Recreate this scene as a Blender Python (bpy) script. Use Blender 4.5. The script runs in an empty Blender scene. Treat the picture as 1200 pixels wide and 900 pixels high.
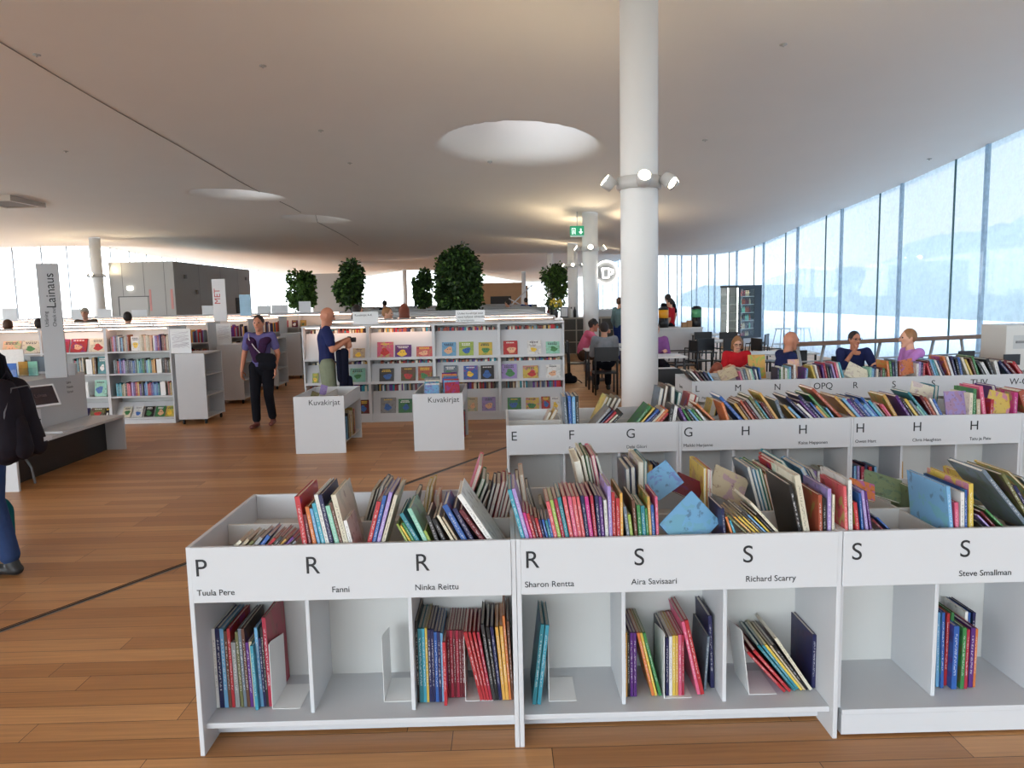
import bpy, bmesh, math, random
import numpy as np
from mathutils import Vector, Matrix, Euler

S = bpy.context.scene
COL = S.collection
PI = math.pi
rnd = random.Random(7)

# ---------------------------------------------------------------- camera
CAMH = 1.72
PITCH, ROLL, YAW, FPX = 0.1138, -0.0219, 0.0101, 879.3
def _basis():
    sy, cy = math.sin(YAW), math.cos(YAW)
    f0, r0, up = Vector((sy, cy, 0)), Vector((cy, -sy, 0)), Vector((0, 0, 1))
    fw = math.cos(PITCH) * f0 - math.sin(PITCH) * up
    u1 = math.sin(PITCH) * f0 + math.cos(PITCH) * up
    ri = math.cos(ROLL) * r0 + math.sin(ROLL) * u1
    uu = -math.sin(ROLL) * r0 + math.cos(ROLL) * u1
    return ri, uu, fw
RI, UU, FW = _basis()
cam_data = bpy.data.cameras.new('camera')
cam = bpy.data.objects.new('camera', cam_data)
COL.objects.link(cam)
cam_data.sensor_width = 36.0
cam_data.lens = FPX / 1200 * 36.0
cam_data.clip_end = 600
M = Matrix((RI, UU, -FW)).transposed().to_4x4()
M.translation = Vector((0, 0, CAMH))
cam.matrix_world = M
S.camera = cam

# ---------------------------------------------------------------- world, light, exposure
SKY_STRENGTH = 4.1
SKY_RIGHT = 0.11
EXPOSURE = 1.38
w = bpy.data.worlds.new('sky'); S.world = w
w.use_nodes = True
nt = w.node_tree; nt.nodes.clear()
out = nt.nodes.new('ShaderNodeOutputWorld'); bg = nt.nodes.new('ShaderNodeBackground')
tc = nt.nodes.new('ShaderNodeTexCoord'); sp = nt.nodes.new('ShaderNodeSeparateXYZ')
rp = nt.nodes.new('ShaderNodeValToRGB')
rp.color_ramp.elements[0].position = 0.48; rp.color_ramp.elements[0].color = (0.42, 0.44, 0.42, 1)
rp.color_ramp.elements[1].position = 0.52; rp.color_ramp.elements[1].color = (0.90, 0.95, 1.0, 1)
e = rp.color_ramp.elements.new(1.0); e.color = (0.62, 0.78, 1.0, 1)
mp = nt.nodes.new('ShaderNodeMapRange'); mp.inputs[1].default_value = -1; mp.inputs[2].default_value = 1
nt.links.new(tc.outputs['Generated'], sp.inputs[0]); nt.links.new(sp.outputs[2], mp.inputs[0])
nt.links.new(mp.outputs[0], rp.inputs[0])
# added sky gradient: bright left lights the room, dimmed right keeps that glass unclipped
mr = nt.nodes.new('ShaderNodeMapRange'); mr.interpolation_type = 'SMOOTHSTEP'
mr.inputs[1].default_value = -0.45; mr.inputs[2].default_value = 0.5; mr.inputs[3].default_value = 1.0; mr.inputs[4].default_value = SKY_RIGHT
nt.links.new(sp.outputs[0], mr.inputs[0])
mm = nt.nodes.new('ShaderNodeMix'); mm.data_type = 'RGBA'; mm.blend_type = 'MULTIPLY'; mm.inputs[0].default_value = 1.0
nt.links.new(rp.outputs[0], mm.inputs[6]); nt.links.new(mr.outputs[0], mm.inputs[7]); nt.links.new(mm.outputs[2], bg.inputs[0])
bg.inputs[1].default_value = SKY_STRENGTH
nt.links.new(bg.outputs[0], out.inputs[0])
S.view_settings.view_transform = 'Standard'
S.view_settings.look = 'None'
S.view_settings.exposure = EXPOSURE
S.view_settings.gamma = 1.0
S.view_settings.use_curve_mapping = False
S.cycles.use_denoising = True
S.cycles.max_bounces = 10
S.cycles.diffuse_bounces = 6
S.cycles.transparent_max_bounces = 24
S.cycles.caustics_reflective = False
S.cycles.caustics_refractive = False
S.cycles.sample_clamp_indirect = 6

# ---------------------------------------------------------------- pixel helpers: a pixel of the 1200x900 photo to a point of the place
def ray(px, py):
    d = FW * FPX + RI * (px - 600) - UU * (py - 450)
    return d / d.y
def at(px, py, Y):
    return ray(px, py) * Y + Vector((0, 0, CAMH))
def onz(px, py, z=0.0):
    d = ray(px, py); t = (z - CAMH) / d.z
    return d * t + Vector((0, 0, CAMH))
def pix(x, y, z):
    P = Vector((x, y, z - CAMH)); d = P.dot(FW)
    return 600 + FPX * P.dot(RI) / d, 450 - FPX * P.dot(UU) / d
def liney(px, Y, z):                       # image row of the level line (Y, z) at column px
    a, b = pix(-2, Y, z), pix(4, Y, z)
    return a[1] + (px - a[0]) * (b[1] - a[1]) / (b[0] - a[0])

# ---------------------------------------------------------------- materials
MATS = {}
def mat(name, col, rough=0.5, metal=0.0, bump=0.0, bscale=40.0, vary=0.04, emit=None, estr=0.0, spec=None):
    if name in MATS: return MATS[name]
    m = bpy.data.materials.new(name); m.use_nodes = True
    n = m.node_tree; b = n.nodes['Principled BSDF']
    b.inputs['Base Color'].default_value = (*col, 1)
    b.inputs['Roughness'].default_value = rough
    b.inputs['Metallic'].default_value = metal
    if spec is not None: b.inputs['Specular IOR Level'].default_value = spec
    if emit:
        b.inputs['Emission Color'].default_value = (*emit, 1); b.inputs['Emission Strength'].default_value = estr
    if vary or bump:
        t = n.nodes.new('ShaderNodeTexCoord'); nz = n.nodes.new('ShaderNodeTexNoise')
        nz.inputs['Scale'].default_value = bscale; nz.inputs['Detail'].default_value = 3
        n.links.new(t.outputs['Object'], nz.inputs['Vector'])
        if vary:
            mx = n.nodes.new('ShaderNodeMix'); mx.data_type = 'RGBA'
            mx.inputs[6].default_value = (*[max(0, c * (1 - vary)) for c in col], 1)
            mx.inputs[7].default_value = (*[min(1, c * (1 + vary)) for c in col], 1)
            n.links.new(nz.outputs[0], mx.inputs[0]); n.links.new(mx.outputs[2], b.inputs['Base Color'])
        if bump:
            bp = n.nodes.new('ShaderNodeBump'); bp.inputs['Strength'].default_value = bump; bp.inputs['Distance'].default_value = 0.01
            n.links.new(nz.outputs[0], bp.inputs['Height']); n.links.new(bp.outputs[0], b.inputs['Normal'])
    MATS[name] = m
    return m
def srgb(r, g, b):
    f = lambda c: ((c / 255 + 0.055) / 1.055) ** 2.4 if c > 10 else c / 255 / 12.92
    return (f(r), f(g), f(b))

WHITE = mat('white_laminate', (0.565, 0.575, 0.595), 0.42, vary=0.015, bscale=6)
WHITE2 = mat('white_inner_laminate', (0.57, 0.565, 0.545), 0.5, vary=0.02, bscale=6)
INK = mat('ink', (0.012, 0.013, 0.016), 0.6, vary=0)
GREYINK = mat('grey_ink', (0.12, 0.12, 0.12), 0.6, vary=0)
STEEL = mat('bookend_white_steel', (0.78, 0.78, 0.77), 0.35, vary=0.01)
BLACK = mat('black_lacquer', (0.012, 0.012, 0.014), 0.4, vary=0.1)
DARK = mat('dark_metal', (0.03, 0.03, 0.035), 0.4, vary=0.1)
PAINT = mat('pillar_white_paint', (0.78, 0.78, 0.77), 0.45, vary=0.012, bscale=5)
PAGES = None

def wood_floor():
    m = bpy.data.materials.new('oak_plank_floor'); m.use_nodes = True
    n = m.node_tree; b = n.nodes['Principled BSDF']; L = n.links.new
    t = n.nodes.new('ShaderNodeTexCoord')
    br = n.nodes.new('ShaderNodeTexBrick')
    br.inputs['Color1'].default_value = (0.0, 0.0, 0.0, 1); br.inputs['Color2'].default_value = (1, 1, 1, 1)
    br.inputs['Mortar'].default_value = (0.5, 0.5, 0.5, 1)
    br.inputs['Scale'].default_value = 1.0; br.inputs['Mortar Size'].default_value = 0.0016
    br.inputs['Mortar Smooth'].default_value = 0.1
    br.inputs['Brick Width'].default_value = 1.55; br.inputs['Row Height'].default_value = 0.1335
    br.offset = 0.37; br.offset_frequency = 3; br.squash = 1.25; br.squash_frequency = 5
    sh = n.nodes.new('ShaderNodeVectorMath'); sh.operation = 'ADD'; sh.inputs[1].default_value = (60.3, 60.04, 0)
    L(t.outputs['Object'], sh.inputs[0]); L(sh.outputs[0], br.inputs['Vector'])
    mp = n.nodes.new('ShaderNodeMapping'); mp.inputs['Scale'].default_value = (0.9, 26, 1)
    L(t.outputs['Object'], mp.inputs['Vector'])
    g = n.nodes.new('ShaderNodeTexNoise'); g.inputs['Scale'].default_value = 2.2; g.inputs['Detail'].default_value = 6; g.inputs['Distortion'].default_value = 0.8
    L(mp.outputs[0], g.inputs['Vector'])
    blot = n.nodes.new('ShaderNodeTexNoise'); blot.inputs['Scale'].default_value = 0.8; blot.inputs['Detail'].default_value = 2
    L(t.outputs['Object'], blot.inputs['Vector'])
    r1 = n.nodes.new('ShaderNodeMix'); r1.data_type = 'RGBA'
    r1.inputs[6].default_value = (*FLOOR_A, 1); r1.inputs[7].default_value = (*FLOOR_B, 1)
    L(br.outputs['Color'], r1.inputs[0])
    r2 = n.nodes.new('ShaderNodeMix'); r2.data_type = 'RGBA'; r2.blend_type = 'MULTIPLY'; r2.inputs[0].default_value = 1.0
    gr = n.nodes.new('ShaderNodeValToRGB')
    gr.color_ramp.elements[0].position = 0.25; gr.color_ramp.elements[0].color = (0.74, 0.71, 0.68, 1)
    gr.color_ramp.elements[1].position = 0.75; gr.color_ramp.elements[1].color = (1.08, 1.07, 1.06, 1)
    L(g.outputs[0], gr.inputs[0])
    L(r1.outputs[2], r2.inputs[6]); L(gr.outputs[0], r2.inputs[7])
    r3 = n.nodes.new('ShaderNodeMix'); r3.data_type = 'RGBA'
    L(br.outputs['Fac'], r3.inputs[0]); L(r2.outputs[2], r3.inputs[6]); r3.inputs[7].default_value = (0.05, 0.03, 0.018, 1)
    L(r3.outputs[2], b.inputs['Base Color'])
    rr = n.nodes.new('ShaderNodeMapRange'); rr.inputs[3].default_value = 0.30; rr.inputs[4].default_value = 0.46
    L(g.outputs[0], rr.inputs[0]); L(rr.outputs[0], b.inputs['Roughness'])
    bp = n.nodes.new('ShaderNodeBump'); bp.inputs['Strength'].default_value = 0.25; bp.inputs['Distance'].default_value = 0.002; bp.invert = True
    L(br.outputs['Fac'], bp.inputs['Height']); L(bp.outputs[0], b.inputs['Normal'])
    return m
FLOOR_A, FLOOR_B = srgb(170, 118, 71), srgb(205, 153, 101)

def glass(name, tint, veil, vcol):
    """thin architectural glass with a printed white frit that veils what lies behind it"""
    m = bpy.data.materials.new(name); m.use_nodes = True
    n = m.node_tree; n.nodes.clear(); L = n.links.new
    o = n.nodes.new('ShaderNodeOutputMaterial')
    tr = n.nodes.new('ShaderNodeBsdfTransparent'); tr.inputs[0].default_value = (*tint, 1)
    gl = n.nodes.new('ShaderNodeBsdfGlossy'); gl.inputs['Roughness'].default_value = 0.02
    lw = n.nodes.new('ShaderNodeLayerWeight'); pw = n.nodes.new('ShaderNodeMath'); pw.operation = 'POWER'; pw.inputs[1].default_value = 6
    fr = n.nodes.new('ShaderNodeMapRange'); fr.inputs[3].default_value = 0.035; fr.inputs[4].default_value = 0.40
    L(lw.outputs['Facing'], pw.inputs[0]); L(pw.outputs[0], fr.inputs[0])
    tl = n.nodes.new('ShaderNodeBsdfTranslucent'); tl.inputs[0].default_value = (*vcol, 1)
    df = n.nodes.new('ShaderNodeBsdfDiffuse'); df.inputs[0].default_value = (*vcol, 1)
    fm = n.nodes.new('ShaderNodeMixShader'); fm.inputs[0].default_value = 0.3
    L(tl.outputs[0], fm.inputs[1]); L(df.outputs[0], fm.inputs[2])
    t = n.nodes.new('ShaderNodeTexCoord'); nz = n.nodes.new('ShaderNodeTexNoise'); nz.inputs['Scale'].default_value = 9; nz.inputs['Detail'].default_value = 8
    sp = n.nodes.new('ShaderNodeSeparateXYZ'); L(t.outputs['Object'], sp.inputs[0])
    L(t.outputs['Object'], nz.inputs['Vector'])
    hz = n.nodes.new('ShaderNodeMapRange'); hz.inputs[1].default_value = 0.9; hz.inputs[2].default_value = 3.4; hz.inputs[3].default_value = veil[0]; hz.inputs[4].default_value = veil[1]
    L(sp.outputs[2], hz.inputs[0])
    nr = n.nodes.new('ShaderNodeMapRange'); nr.inputs[1].default_value = 0.3; nr.inputs[2].default_value = 0.7; nr.inputs[3].default_value = 0.75; nr.inputs[4].default_value = 1.25
    L(nz.outputs[0], nr.inputs[0])
    mu = n.nodes.new('ShaderNodeMath'); mu.operation = 'MULTIPLY'; mu.use_clamp = True
    L(hz.outputs[0], mu.inputs[0]); L(nr.outputs[0], mu.inputs[1])
    m1 = n.nodes.new('ShaderNodeMixShader'); L(mu.outputs[0], m1.inputs[0]); L(tr.outputs[0], m1.inputs[1]); L(fm.outputs[0], m1.inputs[2])
    m2 = n.nodes.new('ShaderNodeMixShader'); L(fr.outputs[0], m2.inputs[0]); L(m1.outputs[0], m2.inputs[1]); L(gl.outputs[0], m2.inputs[2])
    L(m2.outputs[0], o.inputs[0])
    return m
def clear_glass(name, tint=(0.93, 0.97, 0.97), refl=1.35):
    if name in MATS: return MATS[name]
    m = bpy.data.materials.new(name); m.use_nodes = True
    n = m.node_tree; n.nodes.clear(); L = n.links.new
    o = n.nodes.new('ShaderNodeOutputMaterial')
    tr = n.nodes.new('ShaderNodeBsdfTransparent'); tr.inputs[0].default_value = (*tint, 1)
    gl = n.nodes.new('ShaderNodeBsdfGlossy'); gl.inputs['Roughness'].default_value = 0.03
    lw = n.nodes.new('ShaderNodeLayerWeight'); pw = n.nodes.new('ShaderNodeMath'); pw.operation = 'POWER'; pw.inputs[1].default_value = 5
    fr = n.nodes.new('ShaderNodeMapRange'); fr.inputs[3].default_value = (refl - 1) * 0.14; fr.inputs[4].default_value = 0.4
    L(lw.outputs['Facing'], pw.inputs[0]); L(pw.outputs[0], fr.inputs[0])
    m2 = n.nodes.new('ShaderNodeMixShader'); L(fr.outputs[0], m2.inputs[0]); L(tr.outputs[0], m2.inputs[1]); L(gl.outputs[0], m2.inputs[2])
    L(m2.outputs[0], o.inputs[0]); MATS[name] = m
    return m

# book cloth: every book takes its colour from the object it is on; the printed picture varies from book to book
def book_mats():
    def base(name):
        m = bpy.data.materials.new(name); m.use_nodes = True
        n = m.node_tree; b = n.nodes['Principled BSDF']; b.inputs['Roughness'].default_value = 0.38
        oi = n.nodes.new('ShaderNodeObjectInfo'); tc = n.nodes.new('ShaderNodeTexCoord')
        return m, n, b, oi, tc, n.links.new
    # plain boards
    m0, n, b, oi, tc, L = base('book_board'); L(oi.outputs['Color'], b.inputs['Base Color'])
    # printed cover
    m1, n, b, oi, tc, L = base('book_cover_print')
    hs = n.nodes.new('ShaderNodeHueSaturation'); hs.inputs['Saturation'].default_value = 0.9
    hm = n.nodes.new('ShaderNodeMapRange'); hm.inputs[3].default_value = 0.2; hm.inputs[4].default_value = 0.8
    L(oi.outputs['Random'], hm.inputs[0]); L(hm.outputs[0], hs.inputs['Hue']); L(oi.outputs['Color'], hs.inputs['Color'])
    hs.inputs['Value'].default_value = 0.75
    ad = n.nodes.new('ShaderNodeVectorMath'); ad.operation = 'SCALE'; ad.inputs[3].default_value = 1.0
    cb = n.nodes.new('ShaderNodeCombineXYZ'); sc = n.nodes.new('ShaderNodeMath'); sc.operation = 'MULTIPLY'; sc.inputs[1].default_value = 97
    L(oi.outputs['Random'], sc.inputs[0]); L(sc.outputs[0], cb.inputs[0])
    av = n.nodes.new('ShaderNodeVectorMath'); av.operation = 'ADD'; L(tc.outputs['Object'], av.inputs[0]); L(cb.outputs[0], av.inputs[1])
    nz = n.nodes.new('ShaderNodeTexNoise'); nz.inputs['Scale'].default_value = 2.6; nz.inputs['Detail'].default_value = 2.5; nz.inputs['Distortion'].default_value = 1.2
    L(av.outputs[0], nz.inputs['Vector'])
    rp = n.nodes.new('ShaderNodeValToRGB'); rp.color_ramp.interpolation = 'EASE'
    rp.color_ramp.elements[0].position = 0.53; rp.color_ramp.elements[0].color = (0, 0, 0, 1)
    rp.color_ramp.elements[1].position = 0.60; rp.color_ramp.elements[1].color = (1, 1, 1, 1)
    L(nz.outputs[0], rp.inputs[0])
    mx = n.nodes.new('ShaderNodeMix'); mx.data_type = 'RGBA'
    fm = n.nodes.new('ShaderNodeMath'); fm.operation = 'MULTIPLY'; fm.inputs[1].default_value = 0.7
    L(rp.outputs[0], fm.inputs[0]); L(fm.outputs[0], mx.inputs[0]); L(oi.outputs['Color'], mx.inputs[6]); L(hs.outputs[0], mx.inputs[7])
    # a darker second motif
    nz2 = n.nodes.new('ShaderNodeTexNoise'); nz2.inputs['Scale'].default_value = 5.5; nz2.inputs['Detail'].default_value = 3
    L(av.outputs[0], nz2.inputs['Vector'])
    rp2 = n.nodes.new('ShaderNodeValToRGB'); rp2.color_ramp.elements[0].position = 0.60; rp2.color_ramp.elements[1].position = 0.66
    L(nz2.outputs[0], rp2.inputs[0])
    dk = n.nodes.new('ShaderNodeMix'); dk.data_type = 'RGBA'; dk.blend_type = 'MULTIPLY'; dk.inputs[7].default_value = (0.45, 0.36, 0.34, 1)
    f2 = n.nodes.new('ShaderNodeMath'); f2.operation = 'MULTIPLY'; f2.inputs[1].default_value = 0.7
    L(rp2.outputs[0], f2.inputs[0]); L(f2.outputs[0], dk.inputs[0]); L(mx.outputs[2], dk.inputs[6])
    L(dk.outputs[2], b.inputs['Base Color'])
    # spine with a printed title running along it
    m2, n, b, oi, tc, L = base('book_spine_print')
    sp = n.nodes.new('ShaderNodeSeparateXYZ'); L(tc.outputs['Object'], sp.inputs[0])
    cbn = n.nodes.new('ShaderNodeCombineXYZ'); s1 = n.nodes.new('ShaderNodeMath'); s1.operation = 'MULTIPLY'; s1.inputs[1].default_value = 60
    L(sp.outputs[2], s1.inputs[0]); L(s1.outputs[0], cbn.inputs[0])
    s2 = n.nodes.new('ShaderNodeMath'); s2.operation = 'MULTIPLY'; s2.inputs[1].default_value = 3; L(sp.outputs[0], s2.inputs[0]); L(s2.outputs[0], cbn.inputs[1])
    s3 = n.nodes.new('ShaderNodeMath'); s3.operation = 'MULTIPLY'; s3.inputs[1].default_value = 55; L(oi.outputs['Random'], s3.inputs[0]); L(s3.outputs[0], cbn.inputs[2])
    nz = n.nodes.new('ShaderNodeTexNoise'); nz.inputs['Scale'].default_value = 1.0; nz.inputs['Detail'].default_value = 1; L(cbn.outputs[0], nz.inputs['Vector'])
    th = n.nodes.new('ShaderNodeMath'); th.operation = 'GREATER_THAN'; th.inputs[1].default_value = 0.52; L(nz.outputs[0], th.inputs[0])
    ax = n.nodes.new('ShaderNodeMath'); ax.operation = 'ABSOLUTE'; L(sp.outputs[0], ax.inputs[0])
    wi = n.nodes.new('ShaderNodeMath'); wi.operation = 'LESS_THAN'; wi.inputs[1].default_value = 0.2; L(ax.outputs[0], wi.inputs[0])
    za = n.nodes.new('ShaderNodeMath'); za.operation = 'SUBTRACT'; za.inputs[1].default_value = 0.55; L(sp.outputs[2], za.inputs[0])
    zb = n.nodes.new('ShaderNodeMath'); zb.operation = 'ABSOLUTE'; L(za.outputs[0], zb.inputs[0])
    zl = n.nodes.new('ShaderNodeMath'); zl.operation = 'LESS_THAN'; zl.inputs[1].default_value = 0.33; L(zb.outputs[0], zl.inputs[0])
    p1 = n.nodes.new('ShaderNodeMath'); p1.operation = 'MULTIPLY'; L(th.outputs[0], p1.inputs[0]); L(wi.outputs[0], p1.inputs[1])
    p2 = n.nodes.new('ShaderNodeMath'); p2.operation = 'MULTIPLY'; L(p1.outputs[0], p2.inputs[0]); L(zl.outputs[0], p2.inputs[1])
    p3 = n.nodes.new('ShaderNodeMath'); p3.operation = 'MULTIPLY'; p3.inputs[1].default_value = 0.5; L(p2.outputs[0], p3.inputs[0])
    bw = n.nodes.new('ShaderNodeRGBToBW'); L(oi.outputs['Color'], bw.inputs[0])
    lt = n.nodes.new('ShaderNodeMath'); lt.operation = 'LESS_THAN'; lt.inputs[1].default_value = 0.45; L(bw.outputs[0], lt.inputs[0])
    tcn = n.nodes.new('ShaderNodeMapRange'); tcn.inputs[3].default_value = 0.06; tcn.inputs[4].default_value = 0.75; L(lt.outputs[0], tcn.inputs[0])
    mx = n.nodes.new('ShaderNodeMix'); mx.data_type = 'RGBA'
    L(p3.outputs[0], mx.inputs[0]); L(oi.outputs['Color'], mx.inputs[6]); L(tcn.outputs[0], mx.inputs[7])
    L(mx.outputs[2], b.inputs['Base Color'])
    # pages
    m3 = bpy.data.materials.new('book_paper'); m3.use_nodes = True
    n = m3.node_tree; b = n.nodes['Principled BSDF']; b.inputs['Roughness'].default_value = 0.8
    tc = n.nodes.new('ShaderNodeTexCoord'); wv = n.nodes.new('ShaderNodeTexWave'); wv.bands_direction = 'X'; wv.inputs['Scale'].default_value = 9; wv.inputs['Distortion'].default_value = 0.4
    n.links.new(tc.outputs['Object'], wv.inputs['Vector'])
    r = n.nodes.new('ShaderNodeMix'); r.data_type = 'RGBA'; r.inputs[6].default_value = (0.50, 0.46, 0.38, 1); r.inputs[7].default_value = (0.80, 0.77, 0.70, 1)
    n.links.new(wv.outputs[0], r.inputs[0]); n.links.new(r.outputs[2], b.inputs['Base Color'])
    return m0, m1, m2, m3
BOARD, COVER, SPINE, PAGES = book_mats()

# ---------------------------------------------------------------- mesh building
class MB:
    def __init__(s): s.v, s.f, s.mi, s.sm = [], [], [], []
    def add(s, vs, fs, mi=0, smooth=False):
        k = len(s.v); s.v += [tuple(v) for v in vs]
        for f in fs: s.f.append([i + k for i in f]); s.mi.append(mi); s.sm.append(smooth)
        return s
    def box(s, x0, x1, y0, y1, z0, z1, mi=0):
        vs = [(x, y, z) for z in (z0, z1) for y in (y0, y1) for x in (x0, x1)]
        return s.add(vs, [(0, 2, 3, 1), (4, 5, 7, 6), (0, 1, 5, 4), (2, 6, 7, 3), (0, 4, 6, 2), (1, 3, 7, 5)], mi)
    def prism(s, poly, a, b, axis='y', mi=0):
        """poly of 2-D points extruded along axis from a to b"""
        n = len(poly)
        def p(q, t): return {'y': (q[0], t, q[1]), 'x': (t, q[0], q[1]), 'z': (q[0], q[1], t)}[axis]
        vs = [p(q, a) for q in poly] + [p(q, b) for q in poly]
        fs = [list(range(n))[::-1], list(range(n, 2 * n))] + [[i, (i + 1) % n, n + (i + 1) % n, n + i] for i in range(n)]
        return s.add(vs, fs, mi)
    def tube(s, pts, rad, n=10, mi=0, caps=True, flat=1.0):
        pts = [Vector(p) for p in pts]
        rad = rad if isinstance(rad, (list, tuple)) else [rad] * len(pts)
        vs = []; up = None
        for i, p in enumerate(pts):
            d = ((pts[i + 1] if i + 1 < len(pts) else p) - (pts[i - 1] if i else p)).normalized()
            if up is None: up = d.orthogonal().normalized()
            up = (up - d * up.dot(d)).normalized(); sd = d.cross(up)
            for k in range(n):
                a = 2 * PI * k / n
                vs.append(p + (up * math.cos(a) + sd * math.sin(a) * flat) * rad[i])
        fs = []
        for i in range(len(pts) - 1):
            for k in range(n):
                a, b = i * n + k, i * n + (k + 1) % n
                fs.append((a, b, b + n, a + n))
        if caps: fs += [list(range(n))[::-1], list(range(len(vs) - n, len(vs)))]
        return s.add(vs, fs, mi, True)
    def ball(s, c, r, n=12, mi=0):
        c = Vector(c); r = r if isinstance(r, (list, tuple)) else (r, r, r); h = n // 2
        vs = [c + Vector((0, 0, r[2]))]
        for i in range(1, h):
            for k in range(n):
                a, b = PI * i / h, 2 * PI * k / n
                vs.append(c + Vector((r[0] * math.sin(a) * math.cos(b), r[1] * math.sin(a) * math.sin(b), r[2] * math.cos(a))))
        vs.append(c - Vector((0, 0, r[2]))); e = len(vs) - 1
        fs = [(0, 1 + k, 1 + (k + 1) % n) for k in range(n)]
        for i in range(h - 2):
            for k in range(n):
                a, b = 1 + i * n + k, 1 + i * n + (k + 1) % n
                fs.append((a, a + n, b + n, b))
        fs += [(e, 1 + (h - 2) * n + (k + 1) % n, 1 + (h - 2) * n + k) for k in range(n)]
        return s.add(vs, fs, mi, True)
    def mesh(s, name, mats):
        me = bpy.data.meshes.new(name); me.from_pydata(s.v, [], s.f)
        for m in (mats if isinstance(mats, (list, tuple)) else [mats]): me.materials.append(m)
        me.polygons.foreach_set('material_index', s.mi); me.polygons.foreach_set('use_smooth', s.sm)
        me.update()
        return me
    def build(s, name, mats, parent=None, bevel=0.0, loc=None, rot=None):
        o = bpy.data.objects.new(name, s.mesh(name, mats)); COL.objects.link(o)
        if parent is not None: o.parent = parent
        if loc is not None: o.location = loc
        if rot is not None: o.rotation_euler = rot
        if bevel:
            md = o.modifiers.new('soft_edge', 'BEVEL'); md.width = bevel; md.segments = 2; md.limit_method = 'ANGLE'; md.angle_limit = 0.6
        return o
def box(name, m, x0, x1, y0, y1, z0, z1, parent=None, bevel=0.0):
    return MB().box(x0, x1, y0, y1, z0, z1).build(name, m, parent, bevel)
def tag(o, label, cat, group=None, kind=None):
    o['label'] = label; o['category'] = cat
    if group: o['group'] = group
    if kind: o['kind'] = kind
    return o
def thing(name, label, cat, loc=(0, 0, 0), rz=0.0, group=None):
    o = bpy.data.objects.new(name, None); COL.objects.link(o); o.empty_display_size = 0.1
    o.location = loc; o.rotation_euler = (0, 0, rz)
    return tag(o, label, cat, group)
def copy_tree(o, parent=None):
    c = o.copy(); COL.objects.link(c)
    if parent is not None: c.parent = parent
    for ch in o.children: copy_tree(ch, c)
    return c
def text_mesh(s, size, ext=0.0006, align='LEFT'):
    cu = bpy.data.curves.new('lettering', 'FONT'); cu.body = s; cu.size = size; cu.extrude = ext; cu.align_x = align
    o = bpy.data.objects.new('lettering', cu); COL.objects.link(o)
    dg = bpy.context.evaluated_depsgraph_get(); dg.update()
    me = bpy.data.meshes.new_from_object(o.evaluated_get(dg))
    COL.objects.unlink(o); bpy.data.objects.remove(o); bpy.data.curves.remove(cu)
    return me
def text(s, size, parent, loc, rot=(PI / 2, 0, 0), m=None, align='LEFT', name='lettering', bold=0.0):
    me = text_mesh(s, size, 0.0006, align); me.materials.clear(); me.materials.append(m or INK)
    o = bpy.data.objects.new(name, me); COL.objects.link(o); o.parent = parent; o.location = loc; o.rotation_euler = rot
    return o
def ordinal(k): return ['first', 'second', 'third', 'fourth', 'fifth', 'sixth', 'seventh', 'eighth', 'ninth', 'tenth', 'eleventh', 'twelfth'][k - 1] if k <= 12 else f'{k}th'
# ---------------------------------------------------------------- the room
XL, XR, YN, YF = -20.0, 8.5, -8.0, 72.0
def struct(o, label, cat): return tag(o, label, cat, kind='structure')
fl = MB().box(XL, XR, YN, YF, -0.25, 0.0).build('floor', wood_floor())
struct(fl, 'oak plank floor running through the whole library', 'floor')
# the dark expansion joint that crosses the planks
ja, jb = onz(0, 740), onz(595, 524)
jd = (jb - ja).normalized(); jn = Vector((-jd.y, jd.x, 0))
j0, j1 = ja - jd * 4, jb + jd * 1.2
def strip(a, b, o0, o1, z0, z1, mb, mi=0):
    ps = [a + jn * o0, b + jn * o0, b + jn * o1, a + jn * o1]
    return mb.prism([(p.x, p.y) for p in ps], z0, z1, 'z', mi)
mb = MB(); strip(j0, j1, -0.016, 0.010, 0.0005, 0.003, mb, 0); strip(j0, j1, 0.022, 0.028, 0.0005, 0.0025, mb, 0); strip(j0, j1, -0.022, -0.016, 0.0005, 0.0035, mb, 1)
o = mb.build('trim_1', [mat('joint_rubber', (0.012, 0.010, 0.010), 0.6), mat('joint_metal_edge', (0.35, 0.3, 0.25), 0.4, 0.6)])
struct(o, 'dark expansion joint strip crossing the oak floor at an angle', 'floor trim')

CP = [(-15,-8,4.7),(0,-8,5.1),(8.5,-8,4.7),(-20,-8,4.4),(0,2,5.1),(-8,2,5.0),(8.5,2,4.85),(-20,2,4.4),
 (0,7.5,4.9),(-5.6,8.1,4.75),(8.5,7,4.65),(-14,8,4.55),(0.1,12.9,4.35),(-5.6,20.6,4.27),(-5.6,29,3.97),
 (1.64,17.4,3.62),(1.9,26.6,3.69),(5,25,3.14),(5,19,3.35),(1.9,44,4.5),(8.5,12.6,4.25),(8.5,15.9,3.96),(8.5,19.1,3.74),(8.5,21.9,3.56),
 (8.5,28.6,3.25),(8.5,35,3.5),(8.5,45,4.1),(-14.8,26.6,4.1),(-20,28.9,4.0),(-20,36,4.75),(-20,43,4.6),(-20,15,4.0),(-14,18,4.35),
 (-8,40,3.85),(-14,46,4.35),(-14.3,72,3.95),(-6.3,72,4.75),(2.5,72,3.2),(8.5,72,3.7),(-20,60,4.5),(-20,72,4.3),(0,58,3.9),(8.5,60,4.3),(-3,33,3.75)]
CPA = np.array(CP, float)
def _U(r2): return np.where(r2 > 1e-9, 0.5 * r2 * np.log(np.maximum(r2, 1e-12)), 0)
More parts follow.
